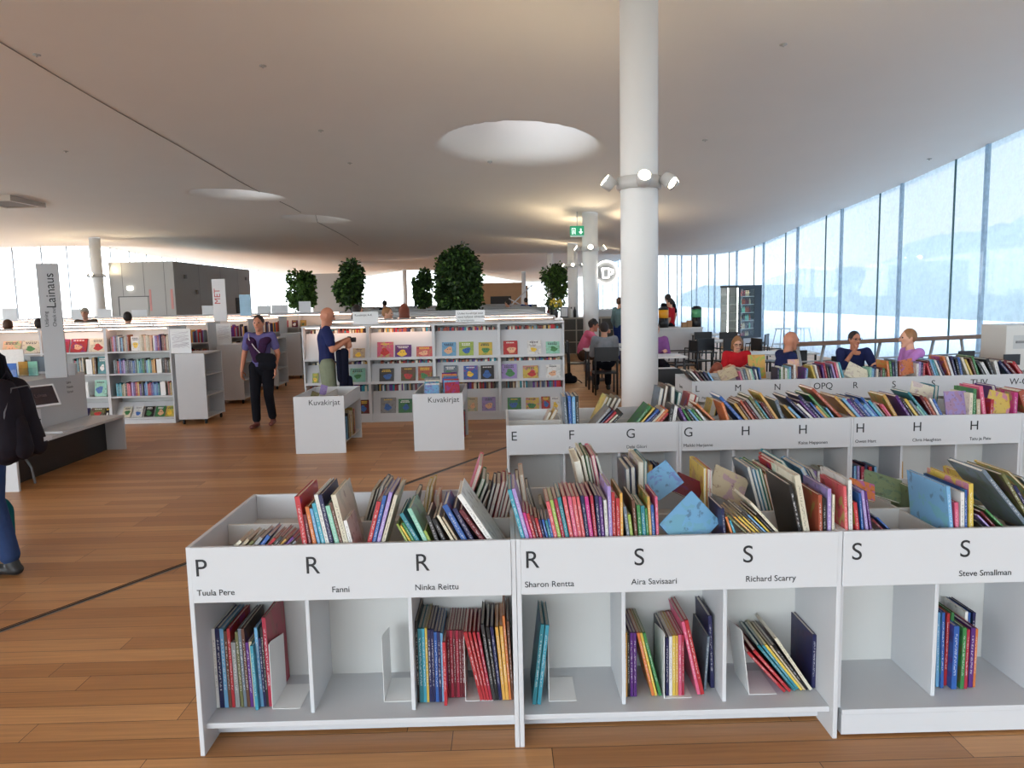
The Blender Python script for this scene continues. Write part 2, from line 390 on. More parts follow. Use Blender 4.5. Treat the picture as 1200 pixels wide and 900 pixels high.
def _fit():
    P = CPA[:, :2] / 10; n = len(P)
    K = _U(((P[:, None] - P[None]) ** 2).sum(-1)) + 0.02 * np.eye(n)
    Q = np.hstack([np.ones((n, 1)), P]); A = np.block([[K, Q], [Q.T, np.zeros((3, 3))]])
    return np.linalg.solve(A, np.concatenate([CPA[:, 2], np.zeros(3)]))
TPS = _fit()
SKY = [(0.36, 12.95, 1.12, 0.75), (-6.4, 18.5, 0.90, 0.5), (-5.5, 22.6, 0.8, 0.5), (-7.2, 47.0, 2.2, 0.6)]
def cz_arr(X, Y, domes=True):
    P = np.stack([X.ravel(), Y.ravel()], -1) / 10; C = CPA[:, :2] / 10
    Z = _U(((P[:, None] - C[None]) ** 2).sum(-1)) @ TPS[:-3] + TPS[-3] + P @ TPS[-2:]
    if domes:
        for cx, cy, R, h in SKY:
            d = np.sqrt((P[:, 0] * 10 - cx) ** 2 + ((P[:, 1] * 10 - cy) / 0.8) ** 2) / R
            far = 1 / (1 + np.exp(-(P[:, 1] * 10 - cy) / (0.25 * R))); t = np.clip((1.04 + 0.40 * far - d) / (0.42 + 0.40 * far), 0, 1); Z = Z + h * t * t * (3 - 2 * t)
    return Z.reshape(X.shape)
def cz(x, y): return float(cz_arr(np.array([float(x)]), np.array([float(y)]))[0])
xs = np.concatenate([np.arange(XL - 0.3, -8.7, 0.3), np.arange(-8.6, 2.0, 0.09), np.arange(2.0, XR + 0.31, 0.26)])
ys = np.concatenate([np.arange(YN - 0.3, 10.9, 0.4), np.arange(11, 23.1, 0.09), np.arange(23.2, 45, 0.35), np.arange(45, YF + 0.6, 0.5)])
GX, GY = np.meshgrid(xs, ys); GZ = cz_arr(GX, GY)
nx, ny = len(xs), len(ys)
verts = np.stack([GX.ravel(), GY.ravel(), GZ.ravel()], -1)
cxs, cys = (xs[:-1] + xs[1:]) / 2, (ys[:-1] + ys[1:]) / 2
CX, CY = np.meshgrid(cxs, cys); keep = np.ones(CX.shape, bool)
for cx, cy, R, h in SKY: keep &= np.hypot(CX - cx, (CY - cy) / 0.8) > R * 0.66
jj, ii = np.nonzero(keep)
faces = np.stack([jj * nx + ii, (jj + 1) * nx + ii, (jj + 1) * nx + ii + 1, jj * nx + ii + 1], -1)
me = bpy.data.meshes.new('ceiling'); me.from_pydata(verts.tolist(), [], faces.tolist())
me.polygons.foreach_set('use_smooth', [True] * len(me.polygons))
me.materials.append(mat('ceiling_plaster_warm_light_tint', (0.88, 0.835, 0.775), 0.9, vary=0.02, bscale=1.2))  # even tint puts spotlight and wood-floor warmth into the white plaster's colour
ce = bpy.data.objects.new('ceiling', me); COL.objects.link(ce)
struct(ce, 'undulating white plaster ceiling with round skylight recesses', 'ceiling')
# skylight domes closing the holes
dome = clear_glass('skylight_glass', (0.97, 0.98, 1.0), 1.2)
for k, (cx, cy, R, h) in enumerate(SKY):
    z = cz(cx + R * 0.66, cy); mb = MB(); r = R * 0.80; n = 24; rings = 5
    vs = [(cx, cy, z + 0.35)]; fs = []
    for i in range(1, rings + 1):
        a = i / rings * PI / 2
        for q in range(n): vs.append((cx + r * math.sin(a) * math.cos(2 * PI * q / n), cy + r * math.sin(a) * math.sin(2 * PI * q / n), z + 0.02 + 0.33 * math.cos(a)))
    fs = [(0, 1 + q, 1 + (q + 1) % n) for q in range(n)]
    for i in range(rings - 1):
        for q in range(n): fs.append((1 + i * n + q, 1 + (i + 1) * n + q, 1 + (i + 1) * n + (q + 1) % n, 1 + i * n + (q + 1) % n))
    mb.add(vs, fs, 0, True); o = mb.build(f'window_{k + 5}', dome)
    struct(o, ['round skylight recess above the room, largest, before the main pillar', 'round skylight recess left of the ceiling seam', 'round skylight recess beyond, beside the ceiling seam', 'far round skylight recess over the distant shelves'][k], 'skylight')
# seam in the ceiling, square hatch, small sprinkler heads
mb = MB(); pts = []
for y in np.arange(6.0, 30.5, 0.5): pts.append((-5.6 + 0.02 * math.sin(y), y, cz(-5.6, y) - 0.004))
mb.tube(pts, 0.007, 6)
struct(mb.build('trim_2', mat('seam_dark_line', (0.24, 0.21, 0.18), 0.9)), 'thin dark movement seam running along the white ceiling', 'ceiling trim')  # dark tube laid along the seam
hx, hy = -12.1, 19.0; hz = cz(hx, hy)
th = thing('ceiling_hatch', 'square brown recessed hatch in the ceiling above the left shelves', 'hatch', (hx, hy, hz - 0.09))
box('hatch_panel', mat('hatch_brown', srgb(120, 98, 82), 0.7), -0.42, 0.42, -0.62, 0.62, 0.0, 0.03, th)
mb = MB()
for (a, b, c, d) in ((-0.5, 0.5, -0.7, -0.62), (-0.5, 0.5, 0.62, 0.7), (-0.5, -0.42, -0.62, 0.62), (0.42, 0.5, -0.62, 0.62)): mb.box(a, b, c, d, -0.02, 0.22)
mb.build('hatch_frame', mat('hatch_frame_beige', srgb(205, 190, 175), 0.7), th)
SPR = [((918, 52, 8.3), 'on the ceiling right of the main pillar, high up'), ((826, 164, 13.0), 'on the ceiling right of the main pillar, lower one'), ((1089, 186, 13.2), 'on the ceiling close above the right glass wall'), ((308, 77, 10.2), 'on the ceiling left of the large skylight, high up'), ((568, 123, 11.5), 'on the ceiling above the large skylight'), ((376, 153, 13), 'on the ceiling between seam and large skylight'), ((410, 191, 15), 'on the ceiling below and left of the large skylight'), ((574, 190, 14), 'on the ceiling just under the large skylight'), ((43, 64, 9.5), 'on the ceiling beside the seam at its near end'), ((77, 177, 14), 'on the ceiling far left above the hatch')]
spr_m = mat('sprinkler_steel', (0.46, 0.43, 0.39), 0.5)
for (px, py, Y), where in SPR:
    lo, hi = 5.0, 30.0
    for _ in range(40):
        mid = (lo + hi) / 2; p = at(px, py, mid)
        if p.z > cz(p.x, p.y): hi = mid
        else: lo = mid
    p = at(px, py, lo)
    t = thing('sprinkler_head', 'small round sprinkler head ' + where, 'sprinkler', (p.x, p.y, cz(p.x, p.y)), 0, 'ceiling sprinklers')
    MB().tube([(0, 0, 0.02), (0, 0, -0.008)], 0.045, 14).build('rosette', spr_m, t)
    MB().tube([(0, 0, -0.008), (0, 0, -0.03)], [0.014, 0.01], 8).build('nozzle', spr_m, t)

# glass walls
G_R = glass('fritted_glass_bluish', (0.88, 0.93, 0.95), (0.42, 0.58), (0.84, 0.94, 0.97))
G_L = glass('fritted_glass_white', (0.95, 0.98, 0.98), (0.30, 0.40), (0.95, 0.97, 0.98))
FIN_W = glass('glass_fin_grey_blue', (0.7, 0.8, 0.85), (0.75, 0.8), (0.62, 0.72, 0.80)); FIN_D = mat('glass_joint_dark_teal', (0.03, 0.10, 0.12), 0.4, vary=0.02)
FIN_L = mat('glass_fin_pale', (0.20, 0.21, 0.22), 0.3, vary=0.02)
def facade(name, label, axis, c, a, b, g, pitch, split, wide, thin, inward):
    mb = MB(); n = int((b - a) / 1.0); top = []
    for k in range(n + 1):
        t = a + (b - a) * k / n
        x, y = (c, t) if axis == 'x' else (t, c)
        top.append((x, y, cz(x, y) + 0.02))
    vs = []
    for (x, y, z) in top: vs += [(x, y, 0.0), (x, y, z)]
    mb.add(vs, [(2 * k, 2 * k + 2, 2 * k + 3, 2 * k + 1) for k in range(n)])
    o = mb.build(name, g); struct(o, label, 'window')
    mb = MB(); t = a + 0.3; k = 0
    while t < b:
        for dt, wdt, dep, mi in ((0, wide, 0.05, 0), (split, thin, 0.025, 1)):
            u = t + dt
            if u >= b: continue
            x, y = (c, u) if axis == 'x' else (u, c); z = cz(x, y)
            i0, i1 = sorted((c, c + inward * dep))
            if axis == 'x': mb.box(i0, i1, u - wdt / 2, u + wdt / 2, 0, z, mi)
            else: mb.box(u - wdt / 2, u + wdt / 2, i0, i1, 0, z, mi)
        t += pitch
    mb.build('mullion_frame', [wide_m[name], FIN_D if name != 'window_2' else FIN_L], o)
    return o
wide_m = {'window_1': FIN_W, 'window_2': FIN_L, 'window_3': FIN_L, 'window_4': FIN_L}
# phase: a wide fin shows at px 1074 -> y
y_f = XR * FPX / (1074 - 609)
ph = (y_f - (YN + 0.3)) % 2.8
facade('window_1', 'tall bluish fritted glass wall along the right side', 'x', XR, YN + ph - 2.8 + 2.8, YF, G_R, 2.8, 0.95, 0.09, 0.03, -1)
facade('window_2', 'bright white glass wall along the far left side', 'x', XL, YN, YF, G_L, 1.95, 0.7, 0.05, 0.03, 1)
facade('window_3', 'bright glass end wall at the far end of the hall', 'y', YF, XL, XR, G_L, 2.6, 0.9, 0.06, 0.03, -1)
facade('window_4', 'glass end wall behind the viewer', 'y', YN, XL, XR, clear_glass('end_glass'), 2.6, 0.9, 0.06, 0.03, 1)

# outside, seen through the glass: terrace, parapet, wooded shore
o = box('terrace_floor', mat('terrace_pale_decking', (0.36, 0.42, 0.50), 0.6, bscale=3), XR + 0.05, 16.0, YN, YF, -0.3, -0.02); struct(o, 'pale roof terrace outside the right glass wall', 'terrace')
o = box('terrace_parapet_wall', mat('parapet_white', (0.66, 0.70, 0.74), 0.5), 16.0, 16.25, YN, YF, -0.3, 0.62); struct(o, 'low white parapet wall at the edge of the terrace', 'parapet')
mb = MB(); vs = []; fs = []; hr = random.Random(3); n = 120
for i in range(n + 1):
    y = -40 + i * 3.4
    hgt = 12.5 + 3.0 * math.sin(i * 0.21 + 2.4) + 1.6 * math.sin(i * 0.53) + hr.uniform(-0.8, 0.8)
    if y > 150: hgt *= max(0.35, 1 - (y - 150) / 220)
    for q, (dx, dz) in enumerate(((0, 0), (3, 0.55), (9, 0.85), (16, 1.0), (34, 0.9))):
        vs.append((82 + dx + hr.uniform(-1.5, 1.5), y, -6 + (hgt + 6) * dz + (hr.uniform(-0.6, 0.6) if dz else -2)))
for i in range(n):
    for q in range(4):
        a = i * 5 + q; fs.append((a, a + 5, a + 6, a + 1))
mb.add(vs, fs, 0, True)
o = mb.build('hill', mat('wooded_hill_haze', (0.08, 0.108, 0.115), 0.9, vary=0.35, bscale=0.25)); struct(o, 'wooded hill beyond the terrace, seen hazily through the right glass', 'hill')
o = MB().box(-160, 260, -120, 320, -8.3, -8.0).build('ground', mat('park_ground', (0.34, 0.36, 0.32), 0.9, vary=0.3, bscale=0.05)); struct(o, 'ground far below outside the glass walls', 'ground')

# pillars with their spotlight rings
LAMP = mat('spotlight_led', (1, 0.95, 0.85), 0.4, vary=0, emit=(1.0, 0.86, 0.62), estr=14)
LAMPBODY = mat('spotlight_white_metal', (0.62, 0.62, 0.61), 0.35, vary=0.02)
def pillar(x, y, r, label):
    z = cz(x, y) + 0.04
    o = MB().tube([(0, 0, 0), (0, 0, z)], r, 40).build('pillar', PAINT, None, 0, (x, y, 0)); struct(o, label, 'pillar')
    return o
def spot_ring(x, y, r, z, label, power, angs):
    t = thing('spotlight_ring', label, 'spotlight', (x, y, z), 0, 'spotlight rings on the pillars')
    mb = MB(); n = 40; rr = r + 0.03
    for (z0, z1) in ((-0.06, 0.055),):
        vs = []
        for q in range(n):
            a = 2 * PI * q / n
            for (rad, zz) in ((r + 0.001, z0), (rr, z0), (rr, z1), (r + 0.001, z1)): vs.append((rad * math.cos(a), rad * math.sin(a), zz))
        fs = []
        for q in range(n):
            for e in range(4): fs.append((q * 4 + e, ((q + 1) % n) * 4 + e, ((q + 1) % n) * 4 + (e + 1) % 4, q * 4 + (e + 1) % 4))
        mb.add(vs, fs, 0, True)
    mb.build('clamp_ring', LAMPBODY, t)
    for (ang, tilt) in angs:
        a = math.radians(ang); dr = Vector((math.cos(a), math.sin(a), 0)); up = Vector((0, 0, 1))
        d = (dr * math.cos(math.radians(tilt)) + up * math.sin(math.radians(tilt))).normalized()
        c = dr * (rr + 0.085)
        b = MB().tube([c - d * 0.05, c + d * 0.035, c + d * 0.05], [0.062, 0.068, 0.066], 20).build('spotlight_head', LAMPBODY, t)
        MB().tube([c + d * 0.0502, c + d * 0.055], 0.055, 20).build('lamp_face', LAMP, b)
        br = MB().tube([dr * (rr - 0.005), dr * (rr + 0.04), c - d * 0.04], 0.014, 8).build('bracket', LAMPBODY, b)
        ld = bpy.data.lights.new('spotlight_beam', 'SPOT'); ld.energy = power; ld.color = (1.0, 0.80, 0.52)
        ld.spot_size = math.radians(125); ld.spot_blend = 1.0; ld.shadow_soft_size = 0.06
        lo = bpy.data.objects.new('spotlight_beam', ld); COL.objects.link(lo); lo.parent = t
        lo.location = c + d * 0.07; lo.rotation_euler = d.to_track_quat('-Z', 'Y').to_euler()
RING_W = 24.0
px_ = at(749.5, 400, 7.3).x
pillar(px_, 7.3, 0.178, 'large round white pillar standing behind the second row of bins')
ANG = [(-122, 38), (-158, 20), (-20, 28), (70, 30), (160, 30)]
spot_ring(px_, 7.3, 0.178, 2.78, 'ring of lit spotlights clamped to the large near pillar', RING_W, [(-92, 30), (-175, 38), (-8, 42), (-35, -35), (110, 38)])
for (px, Y, z, lab1, lab2) in ((692.5, 17.4, 2.80, 'round white pillar beside the café sign and green exit sign', 'ring of lit spotlights on the pillar beside the café sign'),
                               (672, 26.6, 2.80, 'slender white pillar just left of the café sign pillar', 'lit spotlights on the slender pillar under the exit sign'),
                               (646, 44.0, 2.80, 'far thin white pillar in front of the right-hand tree', 'lit spotlights on the far thin pillar before the tree'),
                               (119, 26.6, 2.82, 'white pillar by the left windows behind the self-checkout sign', 'spotlights on the pillar by the left windows')):
    x = at(px, 380, Y).x
    pillar(x, Y, 0.178, lab1)
    spot_ring(x, Y, 0.178, z, lab2, RING_W, [(-95, 30), (-175, 35), (-8, 35), (110, 35)])
for (px, Y, lab) in ((614, 62.0, 'thin white pillar far off beside the wooden wall'), (475, 60.0, 'thin white pillar far off between two trees')):
    pillar(at(px, 350, Y).x, Y, 0.178, lab)
# ---------------------------------------------------------------- picture-book bins: three rows of double-sided browsers
W, ZT, DEP, TH = 1.2270, 0.827, 0.768, 0.018
ZP, ZF, ZS = 0.612, 0.71, 0.115            # fascia bottom, bin floor, lower shelf top
Y0, YE, YL = 2.7127, 5.242, 7.678
X0, XE, X3 = -1.1985, 0.0055, 1.9385
LET, NAME = 0.066, 0.0225
def bin_unit(x, y, label, letters, names, flush=False, end_text=None, group='bins of white picture-book browsers'):
    t = thing('picture_book_bin', label, 'book bin', (x, y, 0), 0, group)
    b = 0.0025
    if not flush: box('side_panel', WHITE, 0, TH, 0, DEP, 0, ZT, t, b)
    else: box('side_panel', WHITE, 0.0005, TH, 0.02, DEP, ZS, ZT, t, b)
    box('side_panel', WHITE, W - TH - 0.001, W - 0.001, 0, DEP, 0, ZT, t, b)
    fp = box('front_panel', WHITE, TH if not flush else 0.001, W - TH - 0.001, -0.004, 0.014, ZP, ZT - 0.001, t, b)
    box('rear_panel', WHITE, TH, W - TH - 0.001, DEP - 0.016, DEP, ZP, ZT - 0.001, t, b)
    box('bin_floor', WHITE2, TH, W - TH - 0.001, 0.0145, DEP - 0.0165, ZF - 0.016, ZF, t)
    box('middle_divider', WHITE2, TH, W - TH - 0.001, 0.376, 0.392, ZF, ZT - 0.03, t, b)
    for k in (1, 2):
        xx = TH + (W - 2 * TH) * k / 3
        box('cross_divider', WHITE2, xx - 0.005, xx + 0.005, 0.0145, 0.3755, ZF, ZT - 0.035, t)
        box('cross_divider', WHITE2, xx - 0.005, xx + 0.005, 0.3925, DEP - 0.0165, ZF, ZT - 0.035, t)
    y_s = 0.004 if flush else 0.03
    box('lower_shelf', WHITE, TH, W - TH - 0.001, y_s, DEP - 0.03, ZS - 0.022, ZS, t, b)
    box('plinth', WHITE, TH, W - TH - 0.001, 0.008 if flush else 0.14, DEP - 0.14, 0.012, ZS - 0.0225, t)
    box('back_panel', WHITE2, TH, W - TH - 0.001, 0.395, 0.407, ZS, ZF - 0.0165, t)
    for k in (1, 2):
        xx = TH + (W - 2 * TH) * k / 3
        box('lower_partition', WHITE, xx - 0.008, xx + 0.008, 0.085, 0.3945, ZS, ZF - 0.0165, t, b)
    for k, s in enumerate(letters):
        if s: text(s, LET / 0.70, fp, (0.03 + 0.4085 * k, -0.005, 0.717), m=INK)
    for k, s in enumerate(names):
        if s: text(s[0], NAME / 0.70, fp, (s[1], -0.005, 0.642), m=INK)
    if end_text: text(end_text, 0.055, t, (-0.001, 0.56, 0.70), (PI / 2, 0, -PI / 2), GREYINK)
    return t
ROW = 'front row'
bin_unit(X0, Y0, 'white picture-book bin lettered P R R, front row, at its left end', 'PRR', [('Tuula Pere', 0.033), ('Fanni', 0.535), ('Ninka Reittu', 0.845)])
bin_unit(X0 + W, Y0, 'white picture-book bin lettered R S S, middle of the front row', 'RSS', [('Sharon Rentta', 0.03), ('Aira Savisaari', 0.43), ('Richard Scarry', 0.86)])
bin_unit(X0 + 2 * W, Y0, 'white picture-book bin lettered S S only, front row, cut off by the right edge', 'SS', [None, ('Steve Smallman', 0.44)], flush=True)
bin_unit(XE, YE, 'white picture-book bin lettered E F G, left end of the second row', 'EFG', [None, ('Franklin', 0.44), ('Debi Gliori', 0.85)])
bin_unit(XE + W, YE, 'white picture-book bin lettered G H H in the second row', 'GHH', [('Maikki Harjanne', 0.03), None, ('Kaisa Happonen', 0.85)])
bin_unit(XE + 2 * W, YE, 'white picture-book bin lettered with three H in the second row', 'HHH', [('Owen Hart', 0.03), ('Chris Haughton', 0.44), ('Tatu ja Patu', 0.85)])
bin_unit(XE + 3 * W, YE, 'white picture-book bin at the right end of the second row, barely in view', '', [])
bin_unit(X3, YL, 'white picture-book bin lettered L M N, left end of the third row', 'LMN', [('Pija Lindenbaum', 0.10), None, None], end_text='Suomi')
bin_unit(X3 + W, YL, 'white picture-book bin lettered OPQ R S in the third row', ['OPQ', 'R', 'S'], [])
bin_unit(X3 + 2 * W, YL, 'white picture-book bin lettered S TUV W-Ö in the third row', ['S', 'TUV', 'W-Ö'], [])

# ---------------------------------------------------------------- books
PAL = dict(red=(190, 28, 40), crimson=(175, 25, 60), maroon=(110, 20, 35), pink=(225, 90, 130), salmon=(222, 88, 96), magenta=(200, 30, 130), purple=(95, 40, 130),
 lilac=(165, 140, 205), navy=(32, 34, 85), blue=(40, 95, 175), sky=(110, 175, 220), teal=(30, 135, 150), turquoise=(50, 165, 190), mint=(140, 205, 180), green=(50, 130, 65),
 lime=(160, 185, 70), olive=(115, 115, 65), yellow=(225, 190, 50), ochre=(205, 155, 60), gold=(225, 165, 50), orange=(225, 120, 40), rust=(175, 75, 45), peach=(235, 185, 150), brown=(105, 65, 45),
 cream=(225, 215, 190), white=(232, 230, 226), grey=(150, 150, 150), slate=(105, 120, 135), black=(28, 26, 28), charcoal=(60, 58, 60), beige=(195, 175, 140), camo=(115, 135, 95))
CNAME = dict(slate='slate-blue', camo='green patterned', sky='sky-blue', navy='navy-blue')
def _book_mesh(cover_slot):
    mb = MB(); b, s = 0.12, 0.045
    poly = [(-.5, 0), (.5, 0), (.5, 1), (.5 - b, 1), (.5 - b, s), (-.5 + b, s), (-.5 + b, 1), (-.5, 1)]
    mb.prism(poly, 0, 1, 'z')
    # faces: 0 bottom 1 top then sides; side i runs poly[i]->poly[i+1]
    mb.mi = [0, 0, 2, 1, 0, 0, 0, 0, 0, 1]
    me = mb.mesh('book_cover', [BOARD, COVER, SPINE])
    return me
BOOK_ME = _book_mesh(1)
_p = MB().box(-.5 + .125, .5 - .125, .05, .972, .015, .985); PAGE_ME = _p.mesh('page_block', PAGES)
BOOKS = []
NB = [0]
def jit(c, a=0.10):
    r = srgb(*PAL[c]); k = 0.80 * (1 + rnd.uniform(-a, a)); g = 0.3 * r[0] + 0.59 * r[1] + 0.11 * r[2]; r = tuple(x * 0.88 + g * 0.12 for x in r)
    return (min(1, r[0] * k), min(1, r[1] * k), min(1, r[2] * k), 1)
def put_book(base, R, t, wd, h, color, where, x_sort, how, name='picture_book', cat='picture book', group=None, pages=True):
    """base: point at the middle of the spine's foot; R: rotation; thickness, width, height in metres"""
    if name == 'picture_book' and t < 0.0138 and group != G3: name, cat = 'thin_picture_book', 'thin_book'  # thin picture books named apart by thickness alone
    o = bpy.data.objects.new(name, BOOK_ME); COL.objects.link(o)
    o.matrix_world = Matrix.Translation(base) @ R @ Matrix.Diagonal((t, wd, h, 1))
    o.color = jit(color)
    if pages:
        p = bpy.data.objects.new('page_block', PAGE_ME); COL.objects.link(p); p.parent = o
    o['category'] = cat
    if group: o['group'] = group
    BOOKS.append((o, color, where, x_sort, how)); NB[0] += 1
    return o
def lean_word(a):
    d = math.degrees(a)
    return 'upright' if abs(d) < 7 else ('leaning right' if d > 0 else 'leaning left')
QUEUE = []                                  # spines waiting to be settled: (run key, entry)
def spine_book(where, Y, zr, zf, color, xb, xt, yt, tpx, wd=None, rear=False, lmax=0.34, group=None, run=None):
    """spine facing the viewer: crosses the level zr at column xb, top at (xt, yt) of the photo, tpx wide"""
    B = at(xb, liney(xb, Y, zr), Y); T = at(xt, yt, Y)
    a = max(-0.8, min(0.8, math.atan2(T.x - B.x, T.z - B.z)))
    t = max(0.004, tpx * Y / FPX * math.cos(a) * 0.96)
    zt = T.z; zb = max(zf + 0.001, zt - lmax * math.cos(a))
    QUEUE.append((run or where, dict(where=where, Y=Y, color=color, t=t, zb=zb, zt=zt, x0=B.x + (zb - zr) * math.tan(a), x1=B.x + (zt - zr) * math.tan(a),
                                     xs=B.x, wd=wd, rear=rear, group=group, zr=zr, fixed=False)))
def wall(run, x, half, zt, zb=0.0):
    QUEUE.append((run, dict(fixed=True, x0=x, x1=x, xs=x, h=half, zb=zb, zt=zt)))
def settle():
    """lets the books of one compartment row rest side by side without passing through each other or the dividers"""
    runs = {}
    for k, e in QUEUE: runs.setdefault(k, []).append(e)
    for k, es in runs.items():
        es.sort(key=lambda e: e['xs'])
        def setup():
            for e in es:
                if e['fixed']: continue
                H = e['zt'] - e['zb']; a = math.atan2(e['x1'] - e['x0'], H); e['h'] = e['t'] / (2 * math.cos(a)) + 0.0004
        for e in es: e['t0'], e['b0'] = e['x1'], e['x0']
        X = lambda e, z: e['x0'] + (e['x1'] - e['x0']) * (z - e['zb']) / (e['zt'] - e['zb'])
        for it in range(500):
            if it % 50 == 0: setup()
            if it in (200, 300, 400):
                for e in es:
                    if not e['fixed']: e['t'] *= 0.96
            worst = 0
            for i in range(len(es)):
                A = es[i]
                for j in range(i + 1, min(i + 6, len(es))):
                    B = es[j]
                    if A['fixed'] and B['fixed']: continue
                    need = A['h'] + B['h']
                    za = max(A['zb'], B['zb']); zc = min(A['zt'], B['zt'])
                    if za >= zc: continue
                    for z in (za, zc):
                        g = X(B, z) - X(A, z) - need
                        if g < -1e-5:
                            worst = max(worst, -g)
                            wa, wb = (0 if A['fixed'] else 0.5), (0 if B['fixed'] else 0.5)
                            sm = wa + wb
                            for e, sg, ww in ((A, 1, wa), (B, -1, wb)):
                                if not ww: continue
                                f = (z - e['zb']) / (e['zt'] - e['zb']); d = g * sg * ww / sm
                                n2 = f * f + (1 - f) ** 2
                                e['x1'] += d * f / n2; e['x0'] += d * (1 - f) / n2
            if it < 150:
                for e in es:
                    if not e['fixed']:
                        e['x1'] += (e['t0'] - e['x1']) * 0.06; e['x0'] += (e['b0'] - e['x0']) * 0.01
            elif worst < 2e-4: break
        for e in es:
            if e['fixed']: continue
            H = e['zt'] - e['zb']; a = math.atan2(e['x1'] - e['x0'], H); L = H / math.cos(a)
            u = Vector((math.sin(a), 0, math.cos(a))); t = e['t']
            top = Vector((e['x1'], e['Y'], e['zt'])); base = top - u * L
            lift = t / 2 * abs(math.sin(a)); base = base + u * min(lift / math.cos(a), L * 0.2); L = (top - base).length
            if k == 'LOW': e['wd'] = min(e['wd'], Y0 + 0.392 - e['Y'])
            wd = e['wd'] or max(0.15, min(0.27, L * rnd.uniform(0.74, 0.92)))
            Rm = Matrix.Rotation(a, 4, 'Y')
            if e['rear']:
                Rm = Rm @ Matrix.Rotation(PI, 4, 'Z'); base = base + Vector((0, wd, 0))
            put_book(base, Rm, t, wd, L, e['color'], e['where'], e['xs'], lean_word(a), group=e['group'])
def book_line(where, Y, zr, zf, text_, **k):
    for ln in text_.strip().split(';'):
        q = ln.split()
        if len(q) < 5: continue
        spine_book(where, Y, zr, zf, q[0], float(q[1]), float(q[2]), float(q[3]), float(q[4]), **k)
PRINT = [mat('cover_print_' + n, c, 0.45, vary=0.25, bscale=6) for n, c in (('white', (.75, .74, .70)), ('ink', (.03, .03, .05)), ('yellow', srgb(225, 185, 60)), ('red', srgb(180, 45, 45)), ('blue', srgb(50, 95, 160)), ('green', srgb(60, 120, 70)), ('skin', srgb(215, 165, 130)))]
PRINT_ME = []
def print_mesh(seed):
    q = random.Random(seed); a = MB(); c = MB(); x = .515
    z = .90; n = q.choice((1, 2))
    for ln in range(n):
        w_ = q.uniform(.25, .36); k = q.randint(4, 7)
        for i in range(k):
            y0 = .5 - w_ + 2 * w_ * i / k; a.add([(x, y0, z - .07), (x, y0 + 2 * w_ / k * .72, z - .07), (x, y0 + 2 * w_ / k * .72, z), (x, y0, z)], [(0, 1, 2, 3)])
        z -= .10
    cy, cz_, rr = q.uniform(.4, .6), q.uniform(.32, .42), q.uniform(.2, .3)
    n = 18; c.add([(x, cy + rr * (1 + .25 * math.sin(3 * t + seed)) * math.cos(t), cz_ + rr * .85 * (1 + .2 * math.cos(2 * t + seed)) * math.sin(t)) for t in [2 * PI * i / n for i in range(n)]], [list(range(n))])
    for s in (-1, 1): c.add([(x + .004, cy + s * rr * .3 + rr * .13 * math.cos(t), cz_ + rr * .25 + rr * .13 * math.sin(t)) for t in [2 * PI * i / 10 for i in range(10)]], [list(range(10))], 1)
    return a, c
def add_print(o, color, seed):
    a, c = print_mesh(seed); q = random.Random(seed * 7 + 1); lum = sum(PAL[color]) / 3
    tm = PRINT[1] if lum > 150 else q.choice((PRINT[0], PRINT[2])); pm = q.choice([PRINT[i] for i in (0, 2, 3, 4, 5, 6)])
    t = a.build('cover_title', tm, o); p = c.build('cover_picture', [pm, PRINT[1]], o)
def face_book(where, color, quad_c, Y, w_px, h_px, roll, tilt, yaw, t=0.012, group=None):
    """a book whose cover faces the viewer; centre pixel, apparent size, roll in the picture plane, tilt back, yaw"""
    c = at(quad_c[0], quad_c[1], Y); mpp = Y / FPX
    w_, h_ = w_px * mpp, h_px * mpp
    Rm = Matrix.Rotation(math.radians(yaw), 4, 'Z') @ Matrix.Rotation(-math.radians(tilt), 4, 'X') @ Matrix.Rotation(math.radians(roll), 4, 'Y')
    # local book: thickness x, width y, height z  ->  cover (+x) towards -y of the place
    K = Matrix.Rotation(-PI / 2, 4, 'Z')
    R2 = Rm @ K
    base = c - (R2 @ Vector((0, w_ / 2, h_ / 2)))
    rk = ('FR' if 'rear half of front' in where else 'F' if 'front-row' in where else 'ER' if 'rear half of second' in where else 'E' if 'second-row' in where else 'T' if 'third-row' in where else None)
    if rk: wall(rk, c.x, w_ * 0.40 * (1 + 0.25 * abs(math.sin(math.radians(2 * roll)))), c.z + h_ * 0.42, ZF)
    return put_book(base, R2, t, w_, h_, color, where, c.x, 'showing its cover', group=group)

G3 = 'picture books in the third row of bins'
G1, G2 = 'picture books in the front row of bins', 'picture books in the second row of bins'
FY = Y0 + 0.03
def front(cell, s, **k): book_line('in front-row bin under ' + cell, FY, ZT, ZF, s, group=G1, run='F', **k)
RY = Y0 + 0.415
def rear(cell, s, **k): book_line('in rear half of front-row bin behind ' + cell, RY, ZT - 0.03, ZF, s, rear=True, group=G1, run='FR', **k)
P_, R1, R2_, R3, S1, S2, S3, S4 = 'P', 'first R', 'second R', 'third R', 'first S', 'second S', 'third S', 'fourth S'
front(P_, """cream 279 283 634 6 ; beige 287 291 632 5 ; olive 294 299 634 5 ; grey 301 306 630 6 ; blue 309 315 628 6 ;
 red 317 322 631 5 ; charcoal 324 330 629 5 ; ochre 331 337 632 4 ; purple 338 344 630 5 ; grey 345 348 634 4 """)
front(R1, """red 357 348 582 7 ; maroon 363 357 603 4 ; orange 369 361 594 5 ; sky 374 366 596 4 ; turquoise 379 369 590 5 ; white 384 370 580 5 ;
 navy 389 377 580 5 ; mint 394 380 593 6 ; brown 399 386 589 4 ; cream 405 389 580 7 ; white 412 404 610 5 """)
